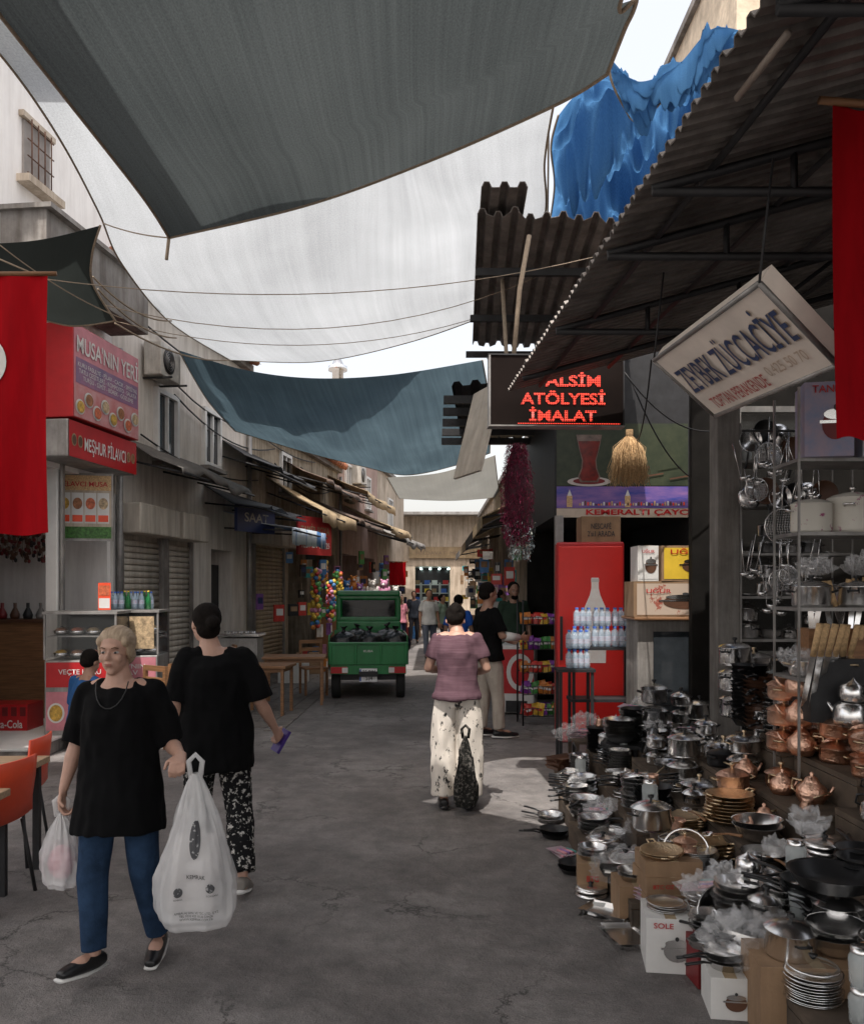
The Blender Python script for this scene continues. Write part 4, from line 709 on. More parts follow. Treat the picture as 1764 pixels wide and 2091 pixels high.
# ---------------------------------------------------------------- sails
def lerp(pl,t):
    pl=[Vector(p) for p in pl]; L=[0]
    for a,b in zip(pl,pl[1:]): L.append(L[-1]+(b-a).length)
    s=t*L[-1]
    for i in range(len(pl)-1):
        if s<=L[i+1]+1e-9: return pl[i].lerp(pl[i+1],(s-L[i])/max(1e-9,L[i+1]-L[i]))
    return pl[-1]
def smoothline(pl,n=14):
    pl=[Vector(p) for p in pl]; o=[]
    for i in range(len(pl)-1):
        p0=pl[max(0,i-1)];p1=pl[i];p2=pl[i+1];p3=pl[min(len(pl)-1,i+2)]
        for k in range(n): t=k/n; o.append(.5*((2*p1)+(-p0+p2)*t+(2*p0-5*p1+4*p2-p3)*t*t+(-p0+3*p1-3*p2+p3)*t**3))
    return o+[pl[-1]]
def sail(near,far,left,right,mt,label,sag=.1,n=40,wr=.02,rim=True,name='shade_sail',wf=(9,3),ridge=False):
    near,far,left,right=[smoothline(q) for q in(near,far,left,right)]
    m=M(); m.uv=[]; vs=[];fs=[]; off=R.random()*40
    P00,P10,P01,P11=near[0],near[-1],far[0],far[-1]
    for i in range(n+1):
        u=i/n
        for j in range(n+1):
            v=j/n; p=lerp(near,u)*(1-v)+lerp(far,u)*v+lerp(left,v)*(1-u)+lerp(right,v)*u-(P00*(1-u)*(1-v)+P10*u*(1-v)+P01*(1-u)*v+P11*u*v)
            b=16*u*v*(1-u)*(1-v); p.z-=sag*b; q=Vector((u*wf[0]+off,v*wf[1],0)); w=noise.noise(q)+.4*noise.noise(q*2.3)
            if ridge: w=.5-2*abs(noise.noise(q+Vector((v*3,u*2,0))))+.5*(.5-2*abs(noise.noise(q*2.6)))
            p.z+=wr*w*min(1,b*4); vs.append(p); m.uv.append((u,v))
    for i in range(n):
        for j in range(n): a=i*(n+1)+j; fs.append((a,a+1,a+n+2,a+n+1))
    m.add(vs,fs,mt,True); t=thing(name,label,'shade cloth',group='shade cloths stretched over the street'); obj(m,'cloth',t)
    if rim:
        for e in(far,left,right): mm=M(); mm.tube(e,.010,rope,5); obj(mm,'hem_rope',t)
Z1=4.15
s1=sailmat('grey_shade_net',(.045,.053,.055),.38,80,(.088,.1,.102),streak=.9)
farE=[ht(*q,Z1) for q in[(345,485),(620,420),(870,330),(1130,215),(1240,150)]]
lftE=[Vector((-2.1,-1,4.4)),ht(-160,-180,4.2),ht(0,30,Z1),ht(130,195,Z1),ht(290,400,Z1),ht(345,485,Z1)]
rgtE=[Vector((1.3,-1,4.3)),ht(1330,-150,Z1),ht(1300,0,Z1),ht(1275,60,Z1),ht(1240,150,Z1)]
sail([lftE[0],rgtE[0]],farE,lftE,rgtE,s1,'large dark grey shade net stretched overhead',.05,wr=.03)
Z2=5.35; s2=sailmat('white_shade_net',(.33,.35,.37),.55,34,(.52,.55,.58),streak=.6)
near=[Vector((-3.0,5.1,Z2)),Vector((-1.94,5.25,Z2)),Vector((-1.1,4.8,Z2)),Vector((-.6,4.85,Z2)),Vector((-.25,6.1,Z2)),Vector((.3,6.6,Z2)),ht(1130,215,Z2)]; far=[ht(470,735,Z2),ht(650,738,Z2),ht(830,700,Z2),ht(1000,640,Z2),ht(1040,610,Z2)]
left=[near[0],ht(0,110,Z2),ht(120,280,Z2),ht(200,430,Z2),ht(250,540,Z2),ht(350,660,Z2),far[0]]; right=[near[-1],ht(1112,330,Z2),ht(1108,460,Z2),far[-1]]
sail(near,far,left,right,s2,'bright pale shade net glowing in sunlight',.02,n=70,wr=.05,wf=(5,3))
s3=sailmat('teal_shade_net',(.06,.092,.115),.45,60,(.1,.15,.18),streak=1.)
near=[at(365,715,12.5),at(500,755,12.6),at(640,772,12.7),at(800,765,12.6),at(985,735,12.5)]; far=[at(480,880,14.6),at(630,925,15.2),at(740,952,15.6),at(830,970,16),at(930,950,15.6),at(1000,925,15)]
sail(near,far,[near[0],at(395,770,13),at(430,825,13.7),far[0]],[near[-1],at(1000,830,13.6),far[-1]],s3,'sagging teal shade net across the street',.1,wr=.12,n=50)
near=[at(790,975,17),at(900,965,17),at(1010,930,17)]; far=[at(815,1018,24),at(920,1022,24),at(1020,1015,24)]
sail(near,far,[near[0],far[0]],[near[-1],far[-1]],sailmat('beige_shade_net',(.2,.2,.185),.5,40),'pale grey shade cloth farther down the street',.1)
s4=sailmat('black_shade_net',(.03,.035,.033),.4,60)
near=[at(-150,500,6.4),at(60,492,6.5),at(205,460,6.6)]; far=[at(-150,640,7.6),at(60,650,7.6),at(150,665,7.6),at(235,655,7.5)]
sail(near,far,[near[0],far[0]],[near[-1],at(188,520,6.8),at(190,580,7.1),far[-1]],s4,'small black shade net above the food shop',.05)
s5=sailmat('unseen_sun_diffuser_net',(.5,.5,.49),.6,40,(.7,.7,.69))  # for unseen nets added to block stray sun and scatter soft light
def rect(x0,x1,y0,y1,z,label): sail([Vector((x0,y0,z)),Vector((x1,y0,z))],[Vector((x0,y1,z)),Vector((x1,y1,z))],[Vector((x0,y0,z)),Vector((x0,y1,z))],[Vector((x1,y0,z)),Vector((x1,y1,z))],s5,label,sag=.0,wr=.01)
rect(-5.4,-1.85,-6,3.7,4.5,'unseen pale net added to block sun beside the near shops'); rect(-5.3,-1.75,2.6,6.05,6.0,'unseen high pale net added to block sun above the near shops'); rect(-5.4,4,-9,-.5,6.1,'unseen pale net added to diffuse sun behind the camera')
bl=sailmat('blue_tarpaulin',(.03,.11,.28),.55,7,(.12,.3,.55),streak=.8)
sail([at(1140,235,7.2),at(1180,190,7.1),at(1240,165,7),at(1320,215,7),at(1400,190,7),at(1480,110,7)],[at(1120,470,9.4),at(1200,470,9.4),at(1350,470,9.4),at(1560,450,9.4)],[at(1140,235,7.2),at(1125,300,7.7),at(1132,380,8.5),at(1120,470,9.4)],[at(1480,110,7),at(1560,450,9.4)],bl,'torn blue tarpaulin hung over the roofs',.12,wr=.45,n=110,wf=(5,3),ridge=True)
sail([at(1240,110,6.6),at(1300,165,6.7),at(1380,135,6.8),at(1450,60,6.8),at(1510,60,6.7)],[at(1285,238,6.9),at(1310,248,6.9),at(1360,200,6.9),at(1410,180,6.9),at(1450,130,6.9),at(1500,110,6.9)],[at(1240,110,6.6),at(1250,170,6.7),at(1285,238,6.9)],[at(1510,60,6.7),at(1500,110,6.9)],bl,'loose drooping fold of blue tarpaulin',.1,wr=.2,n=80,wf=(5,2.5),ridge=True)
def wire(a,b,sag,label,r=.005):
    a,b=Vector(a),Vector(b); m=M(); m.tube([a.lerp(b,i/16)-Vector((0,0,sag*4*(i/16)*(1-i/16))) for i in range(17)],r,rope,5); obj(m,'overhead_wire',None,label,'wire',group='ropes and wires across the street')
wire(at(60,565,6.5),at(1210,525,7.6),.22,'thin rope slung across the street',.004); wire(at(100,590,7.5),at(1150,540,9),.5,'sagging cable across the street',.004); wire(at(180,640,9),at(1000,640,10),.35,'thin cable strung below shade cloth',.004)
wire(at(345,485,5.9),at(340,530,5.9),.0,'frayed rope end hanging from shade cloth',.012); wire(at(60,555,5),at(-300,400,4.8),.0,'rope holding the flag pole')
wire(at(210,455,6.6),ht(345,485,Z1),.02,'rope tying shade cloths together'); wire(at(0,500,6.4),at(250,650,7.4),.05,'thin rope along the black net')
for a,b in[((190,565,8.5),(350,655,11)),((200,590,8.5),(360,690,11.4)),((235,660,8.5),(470,735,12.5)),((1120,240,7.2),(1118,440,9))]: wire(at(*a),at(*b),.12,'tangled rope tied to the shade cloth edge',.01)
for a,b in[((1275,760,7.3),(1460,880,7.6)),((1290,780,7.5),(1420,980,8.2)),((1330,735,6.9),(1300,900,8.2))]:
    a,b=at(*a),at(*b); m=M(); m.tube([a.lerp(b,i/12)-Vector((0,0,.15*4*(i/12)*(1-i/12))) for i in range(13)],.007,iron,5); obj(m,'hanging_cable',None,'loose black cable hanging under the awning','cable')
# ---------------------------------------------------------------- cargo tricycle
p=at(752,1430,13.7); t=thing('cargo_tricycle','small green cargo tricycle truck with black bags','three wheeled truck',(p.x,13.7,0),math.radians(4))
m=M(); m.box((0,.02,.74),(1.26,.04,.36),greenp)
for x in(-.6,-.2,.2,.6): m.box((x,-.01,.74),(.04,.03,.34),greenp)
m.box((0,-.01,.9),(1.26,.03,.04),greenp); obj(m,'tailgate',t,bev=.008)
m=M(); m.box((-.62,.75,.74),(.04,1.42,.36),greenp); m.box((.62,.75,.74),(.04,1.42,.36),greenp); m.box((0,.75,.56),(1.2,1.42,.04),greenp); m.box((0,1.47,.8),(1.2,.04,.5),greenp)
for x in(-.62,.62): m.tube([(x,.02,.92),(x,.02,1.02),(x,1.45,1.02)],.014,greenp,6)
obj(m,'cargo_bed',t,bev=.008)
m=M(); m.box((0,2.1,.75),(1.14,1.1,.9),greenp); m.box((0,2.1,1.69),(1.12,1.15,.1),greenp)
for x in(-.52,.52): m.box((x,1.6,1.42),(.1,.06,.46),greenp); m.box((x,2.6,1.42),(.06,.06,.46),greenp)
m.box((0,1.6,1.62),(1.1,.06,.1),greenp); m.box((0,1.6,1.23),(1.1,.06,.1),greenp); obj(m,'cab',t,bev=.03)
tint=mat('tinted_glass',(.02,.025,.025),.05,alpha=.75)
m=M(); m.box((0,1.6,1.42),(.92,.012,.3),tint); obj(m,'rear_window',t); m=M(); m.box((0,2.64,1.42),(1.0,.012,.46),tint); obj(m,'windscreen',t)
for x in(-.25,.25): m=M(); m.box((x,2.1,1.25),(.4,.14,.35),brown); obj(m,'seat',t,bev=.03)
m=M(); m.box((0,.03,.48),(1.2,.05,.14),greenp); m.box((0,.2,.36),(.9,.2,.1),iron); obj(m,'rear_bumper',t)
for x in(-.46,.46):
    m=M(); m.box((x,-.02,.48),(.26,.05,.1),red); m.box((x*.8,-.035,.48),(.09,.05,.08),white); obj(m,'tail_light',t)
m=M(); m.box((0,-.04,.4),(.28,.02,.21),mat('plate_white',(.85,.85,.85),.4)); m.box((-.125,-.052,.4),(.025,.004,.19),blue); obj(m,'number_plate',t); text(t,'35 BJM\n534',(.012,-.056,.4),.2,.16,ink); text(t,'KUBA',(0,-.03,.78),.15,.035,white)
for x in(-.52,.52):
    e=thing('wheel',None,None); e.parent=t; m=M(); m.tube([(x-.07,.35,.26),(x+.07,.35,.26)],[(.26,.26)]*2,rubber,24); obj(m,'tyre',e,bev=.02); m=M(); m.tube([(x-.075,.35,.26),(x+.075,.35,.26)],.13,steel,16); obj(m,'rim',e)
e=thing('wheel',None,None); e.parent=t; m=M(); m.tube([(-.06,2.7,.26),(.06,2.7,.26)],.26,rubber,24); obj(m,'tyre',e); m=M(); m.tube([(-.065,2.7,.26),(.065,2.7,.26)],.12,steel,16); obj(m,'rim',e)
m=M(); m.box((0,1.2,.42),(.3,2.6,.08),iron); obj(m,'chassis',t)
gb=mat('black_rubbish_bag',(.01,.01,.011),.25,bump=.8,bscale=14)
for i,(x,y) in enumerate([(-.42,.3),(0,.28),(.42,.3),(-.25,.8),(.25,.85)]):
    m=M(); m.ell((0,0,.17),(.25,.22,.21),gb,20); m.lathe([(.05,.35),(.02,.4),(.06,.45)],gb,8); me=m.mesh('black_bag')
    for v in me.vertices: v.co+=v.co.normalized()*.045*noise.noise(v.co*11+Vector((i*7,0,0)))
    obj(None,'rubbish_bag',None,'full black plastic rubbish bag in truck bed','bag',(p.x+x,13.7+y,.7 if i<3 else .72),0,'black rubbish bags',me=me)
# ---------------------------------------------------------------- tables, chairs
def table(p,w_,d_,h_,rz,top,label):
    t=thing('table',label,'table',p,rz); m=M(); m.box((0,0,h_-.02),(w_,d_,.04),top); obj(m,'table_top',t,bev=.005)
    for x in(-1,1):
        for y in(-1,1): m=M(); m.box((x*(w_/2-.06),y*(d_/2-.06),(h_-.04)/2),(.04,.04,h_-.04),wood if top is wood else iron); obj(m,'leg',t)
    m=M(); m.box((0,0,h_-.07),(w_-.12,d_-.12,.05),wood if top is wood else iron); obj(m,'apron',t)
table((-2.78,5.15,0),.75,.6,.7,.05,oak,'square cafe table with light wooden top'); table((-2.62,4.4,0),.7,.5,.68,.02,oak,'cafe table with light wooden top beside chair')
table((at(600,1400,13.2).x,13.3,0),.95,.6,.74,.1,wood,'brown wooden cafe table beside shop'); table((at(545,1400,12.2).x,12.2,0),.7,.6,.7,-.1,wood,'small brown wooden cafe table')
def chair(p,rz,mt,label):
    t=thing('plastic_chair',label,'chair',p,rz,'cafe chairs'); m=M(); vs=[];fs=[]
    prof=[(-.19,.45),(-.1,.435),(.1,.42),(.17,.45),(.2,.56),(.22,.68),(.23,.8)]
    for i,(y,z) in enumerate(prof):
        for j in range(9): x=-.19+.0475*j; cv=.03*((j-4)/4)**2; vs.append((x,y-(cv if i>3 else 0),z+(cv if i<=3 else 0)))
    for i in range(6):
        for j in range(8): a=i*9+j; fs.append((a,a+1,a+10,a+9))
    m.add(vs,fs,mt,True); o=obj(m,'seat_shell',t); s=o.modifiers.new('s','SOLIDIFY'); s.thickness=.015
    for x in(-1,1):
        for y in(-1,1): m=M(); m.tube([(x*.15,y*.13,.43),(x*.2,y*.18,0)],.011,iron,8); obj(m,'leg',t)
chair((-2.74,5.6,0),math.radians(-85),orange,'orange plastic shell chair with black legs'); chair((-2.52,4.85,0),math.radians(-100),orange,'orange plastic shell chair at cafe table')
def wchair(p,rz,label='brown wooden chair with slatted back'):
    t=thing('wooden_chair',label,'chair',p,rz,'cafe chairs'); m=M(); m.box((0,0,.45),(.4,.4,.03),wood); obj(m,'seat',t)
    m=M(); 
    for x in(-.18,.18): m.box((x,.18,.68),(.04,.04,.46),wood)
    for z in(.62,.75,.88): m.box((0,.18,z),(.34,.03,.06),wood)
    obj(m,'backrest',t)
    for x in(-.18,.18):
        for y in(-.18,.18): m=M(); m.box((x,y,.217),(.035,.035,.434),wood); obj(m,'leg',t)
for u,v,D,r in[(345,1400,9.7,2.5),(395,1420,9.9,1.2),(640,1400,14.4,.4),(500,1400,13.4,2.)]: q=at(u,v,D); wchair((q.x,D,0),r)
t=thing('kettle_stand','small steel tea stand with cups','stand',(at(490,1300,13.5).x,13.6,0)); m=M(); m.box((0,0,.5),(.6,.5,1.),alum); m.box((0,0,1.05),(.66,.55,.04),steel); obj(m,'body',t)
for i in range(5): put(P['bowl'],(at(490,1300,13.5).x-.2+.1*i,13.5,1.07),0,.35)
# ---------------------------------------------------------------- toy shop goods
cols=[mat('toy_%d'%i,c,.5,var=.3,scale=8) for i,c in enumerate([(.5,.05,.04),(.6,.42,.06),(.05,.18,.42),(.1,.35,.1),(.5,.22,.35),(.55,.53,.5),(.55,.2,.04),(.2,.08,.28),(.05,.35,.35)])]
for u,y0,y1,D in[(645,1165,1290,17.5),(690,1170,1240,18.5),(676,1190,1270,18),(660,1150,1200,19)]:
    a=at(u,y0,D); b=at(u,y1,D); m=M(); n=14
    for i in range(n):
        for j in range(4): an=j*1.57+i*.7+R.uniform(-.3,.3); rr=R.uniform(.05,.085); m.ell((rr*math.cos(an),rr*math.sin(an),-(a.z-b.z)*i/n+R.uniform(-.03,.03)),(.052,.052,.052),cols[R.choice([0,1,2,3,1,6,4])],8)
    obj(m,'ball_net',None,'hanging net of colourful plastic balls','ball net',a,0,'nets of plastic balls')
def plush(p,c1,c2,s):
    t=thing('plush_toy','seated plush bear toy on display','plush toy',p,R.uniform(-.4,.4),'plush toys',s=s); m=M(); m.ell((0,0,.2),(.14,.12,.18),c1,12); m.ell((0,-.02,.45),(.13,.12,.12),c1,12); m.ell((-.1,0,.56),(.045,.03,.045),c1,8); m.ell((.1,0,.56),(.045,.03,.045),c1,8); m.ell((-.13,-.12,.07),(.06,.13,.06),c1,8); m.ell((.13,-.12,.07),(.06,.13,.06),c1,8); m.ell((-.17,-.05,.25),(.05,.06,.12),c1,8); m.ell((.17,-.05,.25),(.05,.06,.12),c1,8); obj(m,'body',t)
    m=M(); m.ell((0,-.13,.42),(.055,.04,.045),c2,8); m.ell((-.045,-.13,.48),(.015,.015,.015),ink,6); m.ell((.045,-.13,.48),(.015,.015,.015),ink,6); obj(m,'face',t)
for i,(u,v,D) in enumerate([(735,1205,21),(760,1203,21.5),(785,1205,22),(808,1210,22.5),(708,1200,20.5),(722,1190,21.6)]): q=at(u,v,D); plush((q.x,D,q.z-.2),cols[[7,5,4,5,2,6][i]],white,R.uniform(.6,.85))
t=thing('market_stall','wooden toy stall table with coloured boxes','stall',(-2.0,21.6,0),LR); m=M(); m.box((0,0,.72),(4.5,.7,1.44),wood); obj(m,'counter',t)
for i in range(26): m=M(); m.box((0,0,0),(.15,.1,.26),cols[(i*5)%9]); m.panel(-.06,.06,-.06,.08,-.052,white if i%2 else navy); obj(m,'toy_box',None,'small coloured toy box at market stall','box',lf(17.9+.2*i,.75+.25*(i%2),[.4,.9,1.35,.15][i%4]),LR,'small toy boxes')
for i in range(40):
    D=R.uniform(14.8,34); side=i%3!=0; x=(1.35 if side else -5.2+.12*D+.55); hh=R.uniform(.3,.6); q=carton((x+R.uniform(-.15,.15),D,0),(.5,.4,hh),[card,white,teal,cols[2],dred][i%5],R.uniform(-.3,.3),None,'carton of goods outside a market shop',group='cartons outside shops')
    if i%2: carton((x+R.uniform(-.05,.05),D,hh),(.42,.36,.4),[white,card,cols[0],card][i%4],R.uniform(-.2,.2),None,'carton of goods stacked outside a market shop',None,brown if i%4 else None,group='cartons outside shops')
def package(q,rz,c,lab=None):
    m=M(); w_=R.uniform(.1,.24); h_=R.uniform(.14,.36); m.box((0,0,0),(w_,.05,h_),c); m.box((0,-.03,.02),(w_*.7,.01,h_*.4),R.choice([white,navy,card])); m.tube([(0,0,h_/2),(0,0,.5)],.004,rope,4)
    obj(m,'hanging_package',None,'boxed product hanging from shop awning','package',q,rz,'packages hanging at shop fronts')
for i in range(56):
    D=14.4+i*.34; package((R.uniform(1.1,1.6),D,R.uniform(1.3,2.7)),R.uniform(-.4,.4),R.choice(cols+[iron,card,white,blackp,iron]))
for i in range(54):
    D=16+i*.3; package(lf(D,R.uniform(.3,1.0),R.uniform(1.2,2.7)),R.uniform(.2,1.),R.choice(cols+[iron,card,white,blackp,iron]))
flag(at(795,1148,26),.5,.7,'small red flag hanging above toy stall')
# ---------------------------------------------------------------- people
V=Vector
def rotto(d,n,c): return (d*math.cos(c)+n*math.sin(c)).normalized()
def hand(m,mt,Wp,d,n,thumb,curl,s=1.):
    d=V(d).normalized(); n=V(n); n=(n-d*n.dot(d)).normalized(); u=d.cross(n).normalized(); u=u if u.dot(V(thumb))>0 else -u
    m.tube([Wp-d*.02*s,Wp+d*.02*s,Wp+d*.06*s,Wp+d*.088*s],[(.024*s,.018*s),(.03*s,.016*s),(.038*s,.015*s),(.037*s,.012*s)],mt,12,side=u)
    for off,ln,cc in((.029,.92,.9),(.010,1.,1.),(-.010,.94,1.05),(-.028,.76,1.1)):
        p=Wp+d*.078*s+u*off*s; q=[p]; dd=(d+u*off*2).normalized()
        nn=n
        for L,k in((.042,.7),(.027,1.),(.022,.8)):
            c=curl*k*cc; dd2=rotto(dd,nn,c); nn=(nn*math.cos(c)-dd*math.sin(c)).normalized(); dd=dd2; p=p+dd*L*ln*s; q.append(p)
        m.tube(q,[.0095*s,.0088*s,.008*s,.0065*s],mt,8); m.ell(q[-1],(.0065*s,)*3,mt,8)
    p=Wp+d*.022*s+u*.026*s; q=[p]; dd=(d*.7+u*.65+n*.25).normalized()
    for L in(.038,.03): p=p+dd*L*s; q.append(p); dd=rotto(dd,(n-u*.4).normalized(),curl*.6)
    m.tube(q,[.0125*s,.0105*s,.0085*s],mt,8); m.ell(q[-1],(.0085*s,)*3,mt,8)
def person(label,loc,rz,J=None,skin=skinA,hair=ink,style='short',top=black,hem=.78,slv=.9,bot=None,legr=(.092,.07,.055),shoe=blackp,vox=.007,b=1.,H=1.62,tilt=0,turn=0,hands={},face=True,loose=.018,beard=False,sole=white,roll=0,tamp=.012,front=0.):
    j=dict(P=(0,0,.90),C=(0,0,1.2),N=(0,.01,1.375),HD=(0,-.015,1.51),sR=(-.15,.01,1.325),eR=(-.21,.03,1.07),wR=(-.22,-.04,.83),sL=(.15,.01,1.325),eL=(.21,.03,1.07),wL=(.22,-.04,.83),hR=(-.085,0,.87),kR=(-.1,-.01,.47),aR=(-.1,.02,.085),tR=(-.12,-.15,.035),hL=(.085,0,.87),kL=(.1,-.01,.47),aL=(.1,.02,.085),tL=(.12,-.15,.035))
    if J: j.update(J)
    j={k:V(v) for k,v in j.items()}; s=H/1.62
    t=thing('person',label,'person',loc,rz,s=s)
    m=M(); P_,C,N_=j['P'],j['C'],j['N']; ax=(j['sL']-j['sR']).normalized()
    def torso(m,add,top_trim=0,hemz=None,flare=0):
        pts=[];r=[]
        if hemz is not None: pts.append(V((P_.x,P_.y-front*.6,hemz))); r.append(((.165*b+add+flare),(.125*b+add+flare+.012+front))); pts.append(V((P_.x,P_.y-front*.5,hemz+.03))); r.append(((.165*b+add+flare),(.125*b+add+flare+.01+front)))
        else: pts.append(P_-V((0,0,.07))); r.append((.12*b,.09*b))
        fr_=front if hemz is not None else 0
        pts+= [P_+V((0,-fr_*.3,.02)),P_.lerp(C,.45),C,C.lerp(N_,.5),C.lerp(N_,.8)]; r+=[(.16*b+add,.118*b+add+fr_*.6),(.138*b+add*1.3,.106*b+add+fr_*.3),(.148*b+add,.114*b+add),(.135*b+add,.095*b+add),(.105+add,.07+add*.6)]
        if not top_trim: pts.append(N_); r.append((.066,.058))
        m.tube(pts,r,skin,20,side=ax)
    torso(m,0)
    for S in'RL':
        sh,el,wr,hp,kn,an,to=[j[k+S] for k in('s','e','w','h','k','a','t')]
        m.tube([C.lerp(N_,.7),sh.lerp(N_,.35),sh,sh.lerp(el,.3),el,el.lerp(wr,.3),wr],[.045,.045,.045,.042*b,.036,.036*b,.021],skin,12); m.ell(sh,(.045,)*3,skin,10); m.ell(el,(.036,)*3,skin,10)
        m.tube([hp+V((0,0,.03)),hp.lerp(kn,.4),kn,kn.lerp(an,.35),an],[.08*b,.07*b,.05,.05,.032],skin,12); m.ell(kn,(.048,)*3,skin,10)
        m.tube([an+V((0,.03,-.03)),an.lerp(to,.5),to],[(.032,.04),(.036,.03),(.034,.018)],skin,12,side=(1,0,0))
        hd=hands.get(S)
        if hd is None: dd=(wr-el).normalized(); hd=(dd,V((0,-.2,0))+V((1 if S=='R' else -1,0,0)),(0,-1,0),.45)
        hand(m,skin,wr,*hd,s=1. if vox<.011 else 1.15)
    Hm=Matrix.Translation(j['HD'])@Matrix.Rotation(turn,4,'Z')@Matrix.Rotation(roll,4,'Y')@Matrix.Rotation(tilt,4,'X')
    m.tube([N_-V((0,0,.05)),N_.lerp(j['HD'],.45),j['HD']+V((0,.02,-.02))],[.075,.05,.052],skin,14)
    def E(c,r,mt=skin,mm=None,n=16): (mm or m).ell((0,0,0),r,mt,n,T=Hm@Matrix.Translation(V(c)))
    E((0,.015,.03),(.073,.09,.085)); E((0,-.018,-.033),(.055,.066,.074)); E((0,-.058,-.088),(.021,.02,.017)); E((0,-.072,.026),(.042,.012,.012))
    E((.033,-.058,-.022),(.023,.019,.024)); E((-.033,-.058,-.022),(.023,.019,.024)); E((0,-.083,-.052),(.02,.008,.009)); E((.072,.008,-.005),(.008,.016,.027)); E((-.072,.008,-.005),(.008,.016,.027))
    m.tube([Hm@V((0,-.078,.012)),Hm@V((0,-.095,-.015)),Hm@V((0,-.091,-.026))],[.006,.0105,.009],skin,8); E((.010,-.086,-.024),(.007,.008,.006)); E((-.010,-.086,-.024),(.007,.008,.006))
    obj(finish(m,'body',vox,skin,3),'body',t)
    if face:
        for sx in(-1,1):
            mm=M(); E((sx*.029,-.063,.004),(.0135,.0125,.006),mat('eye_white',(.45,.42,.4),.3),mm,12); E((sx*.029,-.0735,.004),(.0065,.003,.0055),ink,mm,8); obj(mm,'eye',t)
            mm=M(); mm.tube([Hm@V((sx*.014,-.083,.024)),Hm@V((sx*.03,-.081,.029)),Hm@V((sx*.045,-.072,.023))],[.002,.0026,.0013],mat('eyebrow',(.14,.085,.05),.9),6); obj(mm,'eyebrow',t)
        mm=M(); E((0,-.0905,-.0485),(.018,.004,.003),mat('lip',(.33,.13,.1),.5),mm); E((0,-.09,-.055),(.016,.004,.0035),MC['lip'],mm); obj(mm,'mouth',t)
    mm=M()
    if style=='tied':
        E((0,.036,.04),(.0815,.086,.082),hair,mm,24); E((0,.05,-.02),(.077,.056,.06),hair,mm,20); E((0,.006,.062),(.075,.07,.056),hair,mm,24); E((0,.125,-.02),(.03,.03,.045),hair,mm)
        for sx in(-1,1): E((sx*.066,.014,.015),(.017,.044,.055),hair,mm); E((sx*.058,-.02,.05),(.022,.034,.028),hair,mm)
    else: E((0,.034,.044),(.083,.091,.086),hair,mm,20)
    if style=='bun': E((0,.125,.02),(.042,.04,.04),hair,mm); E((0,.06,-.02),(.07,.06,.06),hair,mm)
    if style=='clip': E((0,.11,.03),(.045,.045,.07),hair,mm); E((0,.06,-.02),(.072,.065,.065),hair,mm)
    if style=='short': E((0,.05,-.01),(.076,.068,.06),hair,mm)
    if beard: E((0,-.04,-.075),(.052,.052,.042),hair,mm)
    obj(finish(mm,'hair',max(vox,.006) if vox>.006 else .0045,hair,4,.0011 if style=='tied' else .002,(120,10,50)),'hair',t)
    mm=M(); torso(mm,loose,1,hem,.012)
    for S in'RL':
        sh,el,wr=[j[k+S] for k in('s','e','w')]; f=slv
        end=sh.lerp(el,min(f,1)) if f<=1 else el.lerp(wr,f-1)
        pts=[C.lerp(N_,.6),sh.lerp(N_,.4)-V((0,0,.012)),sh,sh.lerp(el,min(.4,f*.5))]; rr=[.055,.05+loose*.2,.05+loose*.4,.05*b+loose*.6]
        if f>1: pts.append(el); rr.append(.05+loose*.7)
        pts.append(end); rr.append(.047*b+loose*.9); mm.tube(pts,rr,top,14); mm.ell(sh,(.05+loose*.4,)*3,top,10)
    obj(finish(mm,'shirt',max(vox,.008),top,5,.016,(9,9,5)),'shirt',t)
    bot=bot or black; mm=M(); mm.tube([P_+V((0,0,.0)),P_-V((0,0,.03)),P_-V((0,0,.1))],[(.13*b,.095*b),(.155*b,.11*b),(.13*b,.1*b)],bot,18,side=ax)
    for S in'RL':
        hp,kn,an=[j[k+S] for k in('h','k','a')]; a,k_,c=legr
        mm.tube([hp+V((0,0,.0)),hp.lerp(kn,.35),kn,kn.lerp(an,.5),an.lerp(kn,.06)],[a*b*.85,a*b,k_,(k_+c)/2,c],bot,16); mm.ell(kn,(k_,)*3,bot,12)
    obj(finish(mm,'trousers',max(vox,.009),bot,5,tamp,(12,12,3.5)),'trousers',t)
    for S in'RL':
        an,to=j['a'+S],j['t'+S]; d=(to-an); d.z=0; d=d.normalized(); fl=(to-an); dn=V((0,0,1)).cross(fl).cross(fl).normalized(); dn=dn if dn.z<0 else -dn
        sd=fl.cross(V((0,0,1))).normalized(); mm=M()
        mm.tube([an-d*.055+dn*.03,an+dn*.03,an.lerp(to,.55)+dn*.012,to,to+d*.045],[(.03,.03),(.04,.042),(.044,.034),(.042,.026),(.026,.018)],shoe,14,side=sd); q=finish(mm,'shoe',.008,shoe,3); obj(q,'shoe',t)
        mm=M(); mm.tube([an-d*.06+dn*.062,an.lerp(to,.5)+dn*.05,to+d*.05+dn*.02],[(.034,.012),(.042,.012),(.03,.01)],sole,12,side=sd); obj(mm,'sole',t)
    return t
jeans=mat('blue_denim',(.022,.045,.09),.9,var=.5,scale=5,bump=.2,bscale=200); 
patt=mat('black_white_pattern_cloth',(.012,.012,.013),.9,c2=(.5,.48,.45),thr=.57,scale=38); 
leafp=mat('white_leaf_pattern_cloth',(.7,.64,.57),.9,c2=(.03,.03,.03),thr=.6,scale=24,st=(1,1,.6))
blond=mat('ash_blond_hair',(.26,.18,.115),.55,c2=(.52,.4,.28),scale=9,st=(9,1,2),bump=.4,bscale=30); dkh=mat('dark_hair',(.009,.007,.006),.9,var=.4,scale=60)
mauve=mat('mauve_cloth',(.085,.045,.058),.95,c2=(.14,.082,.1),scale=5,st=(1,1,22))
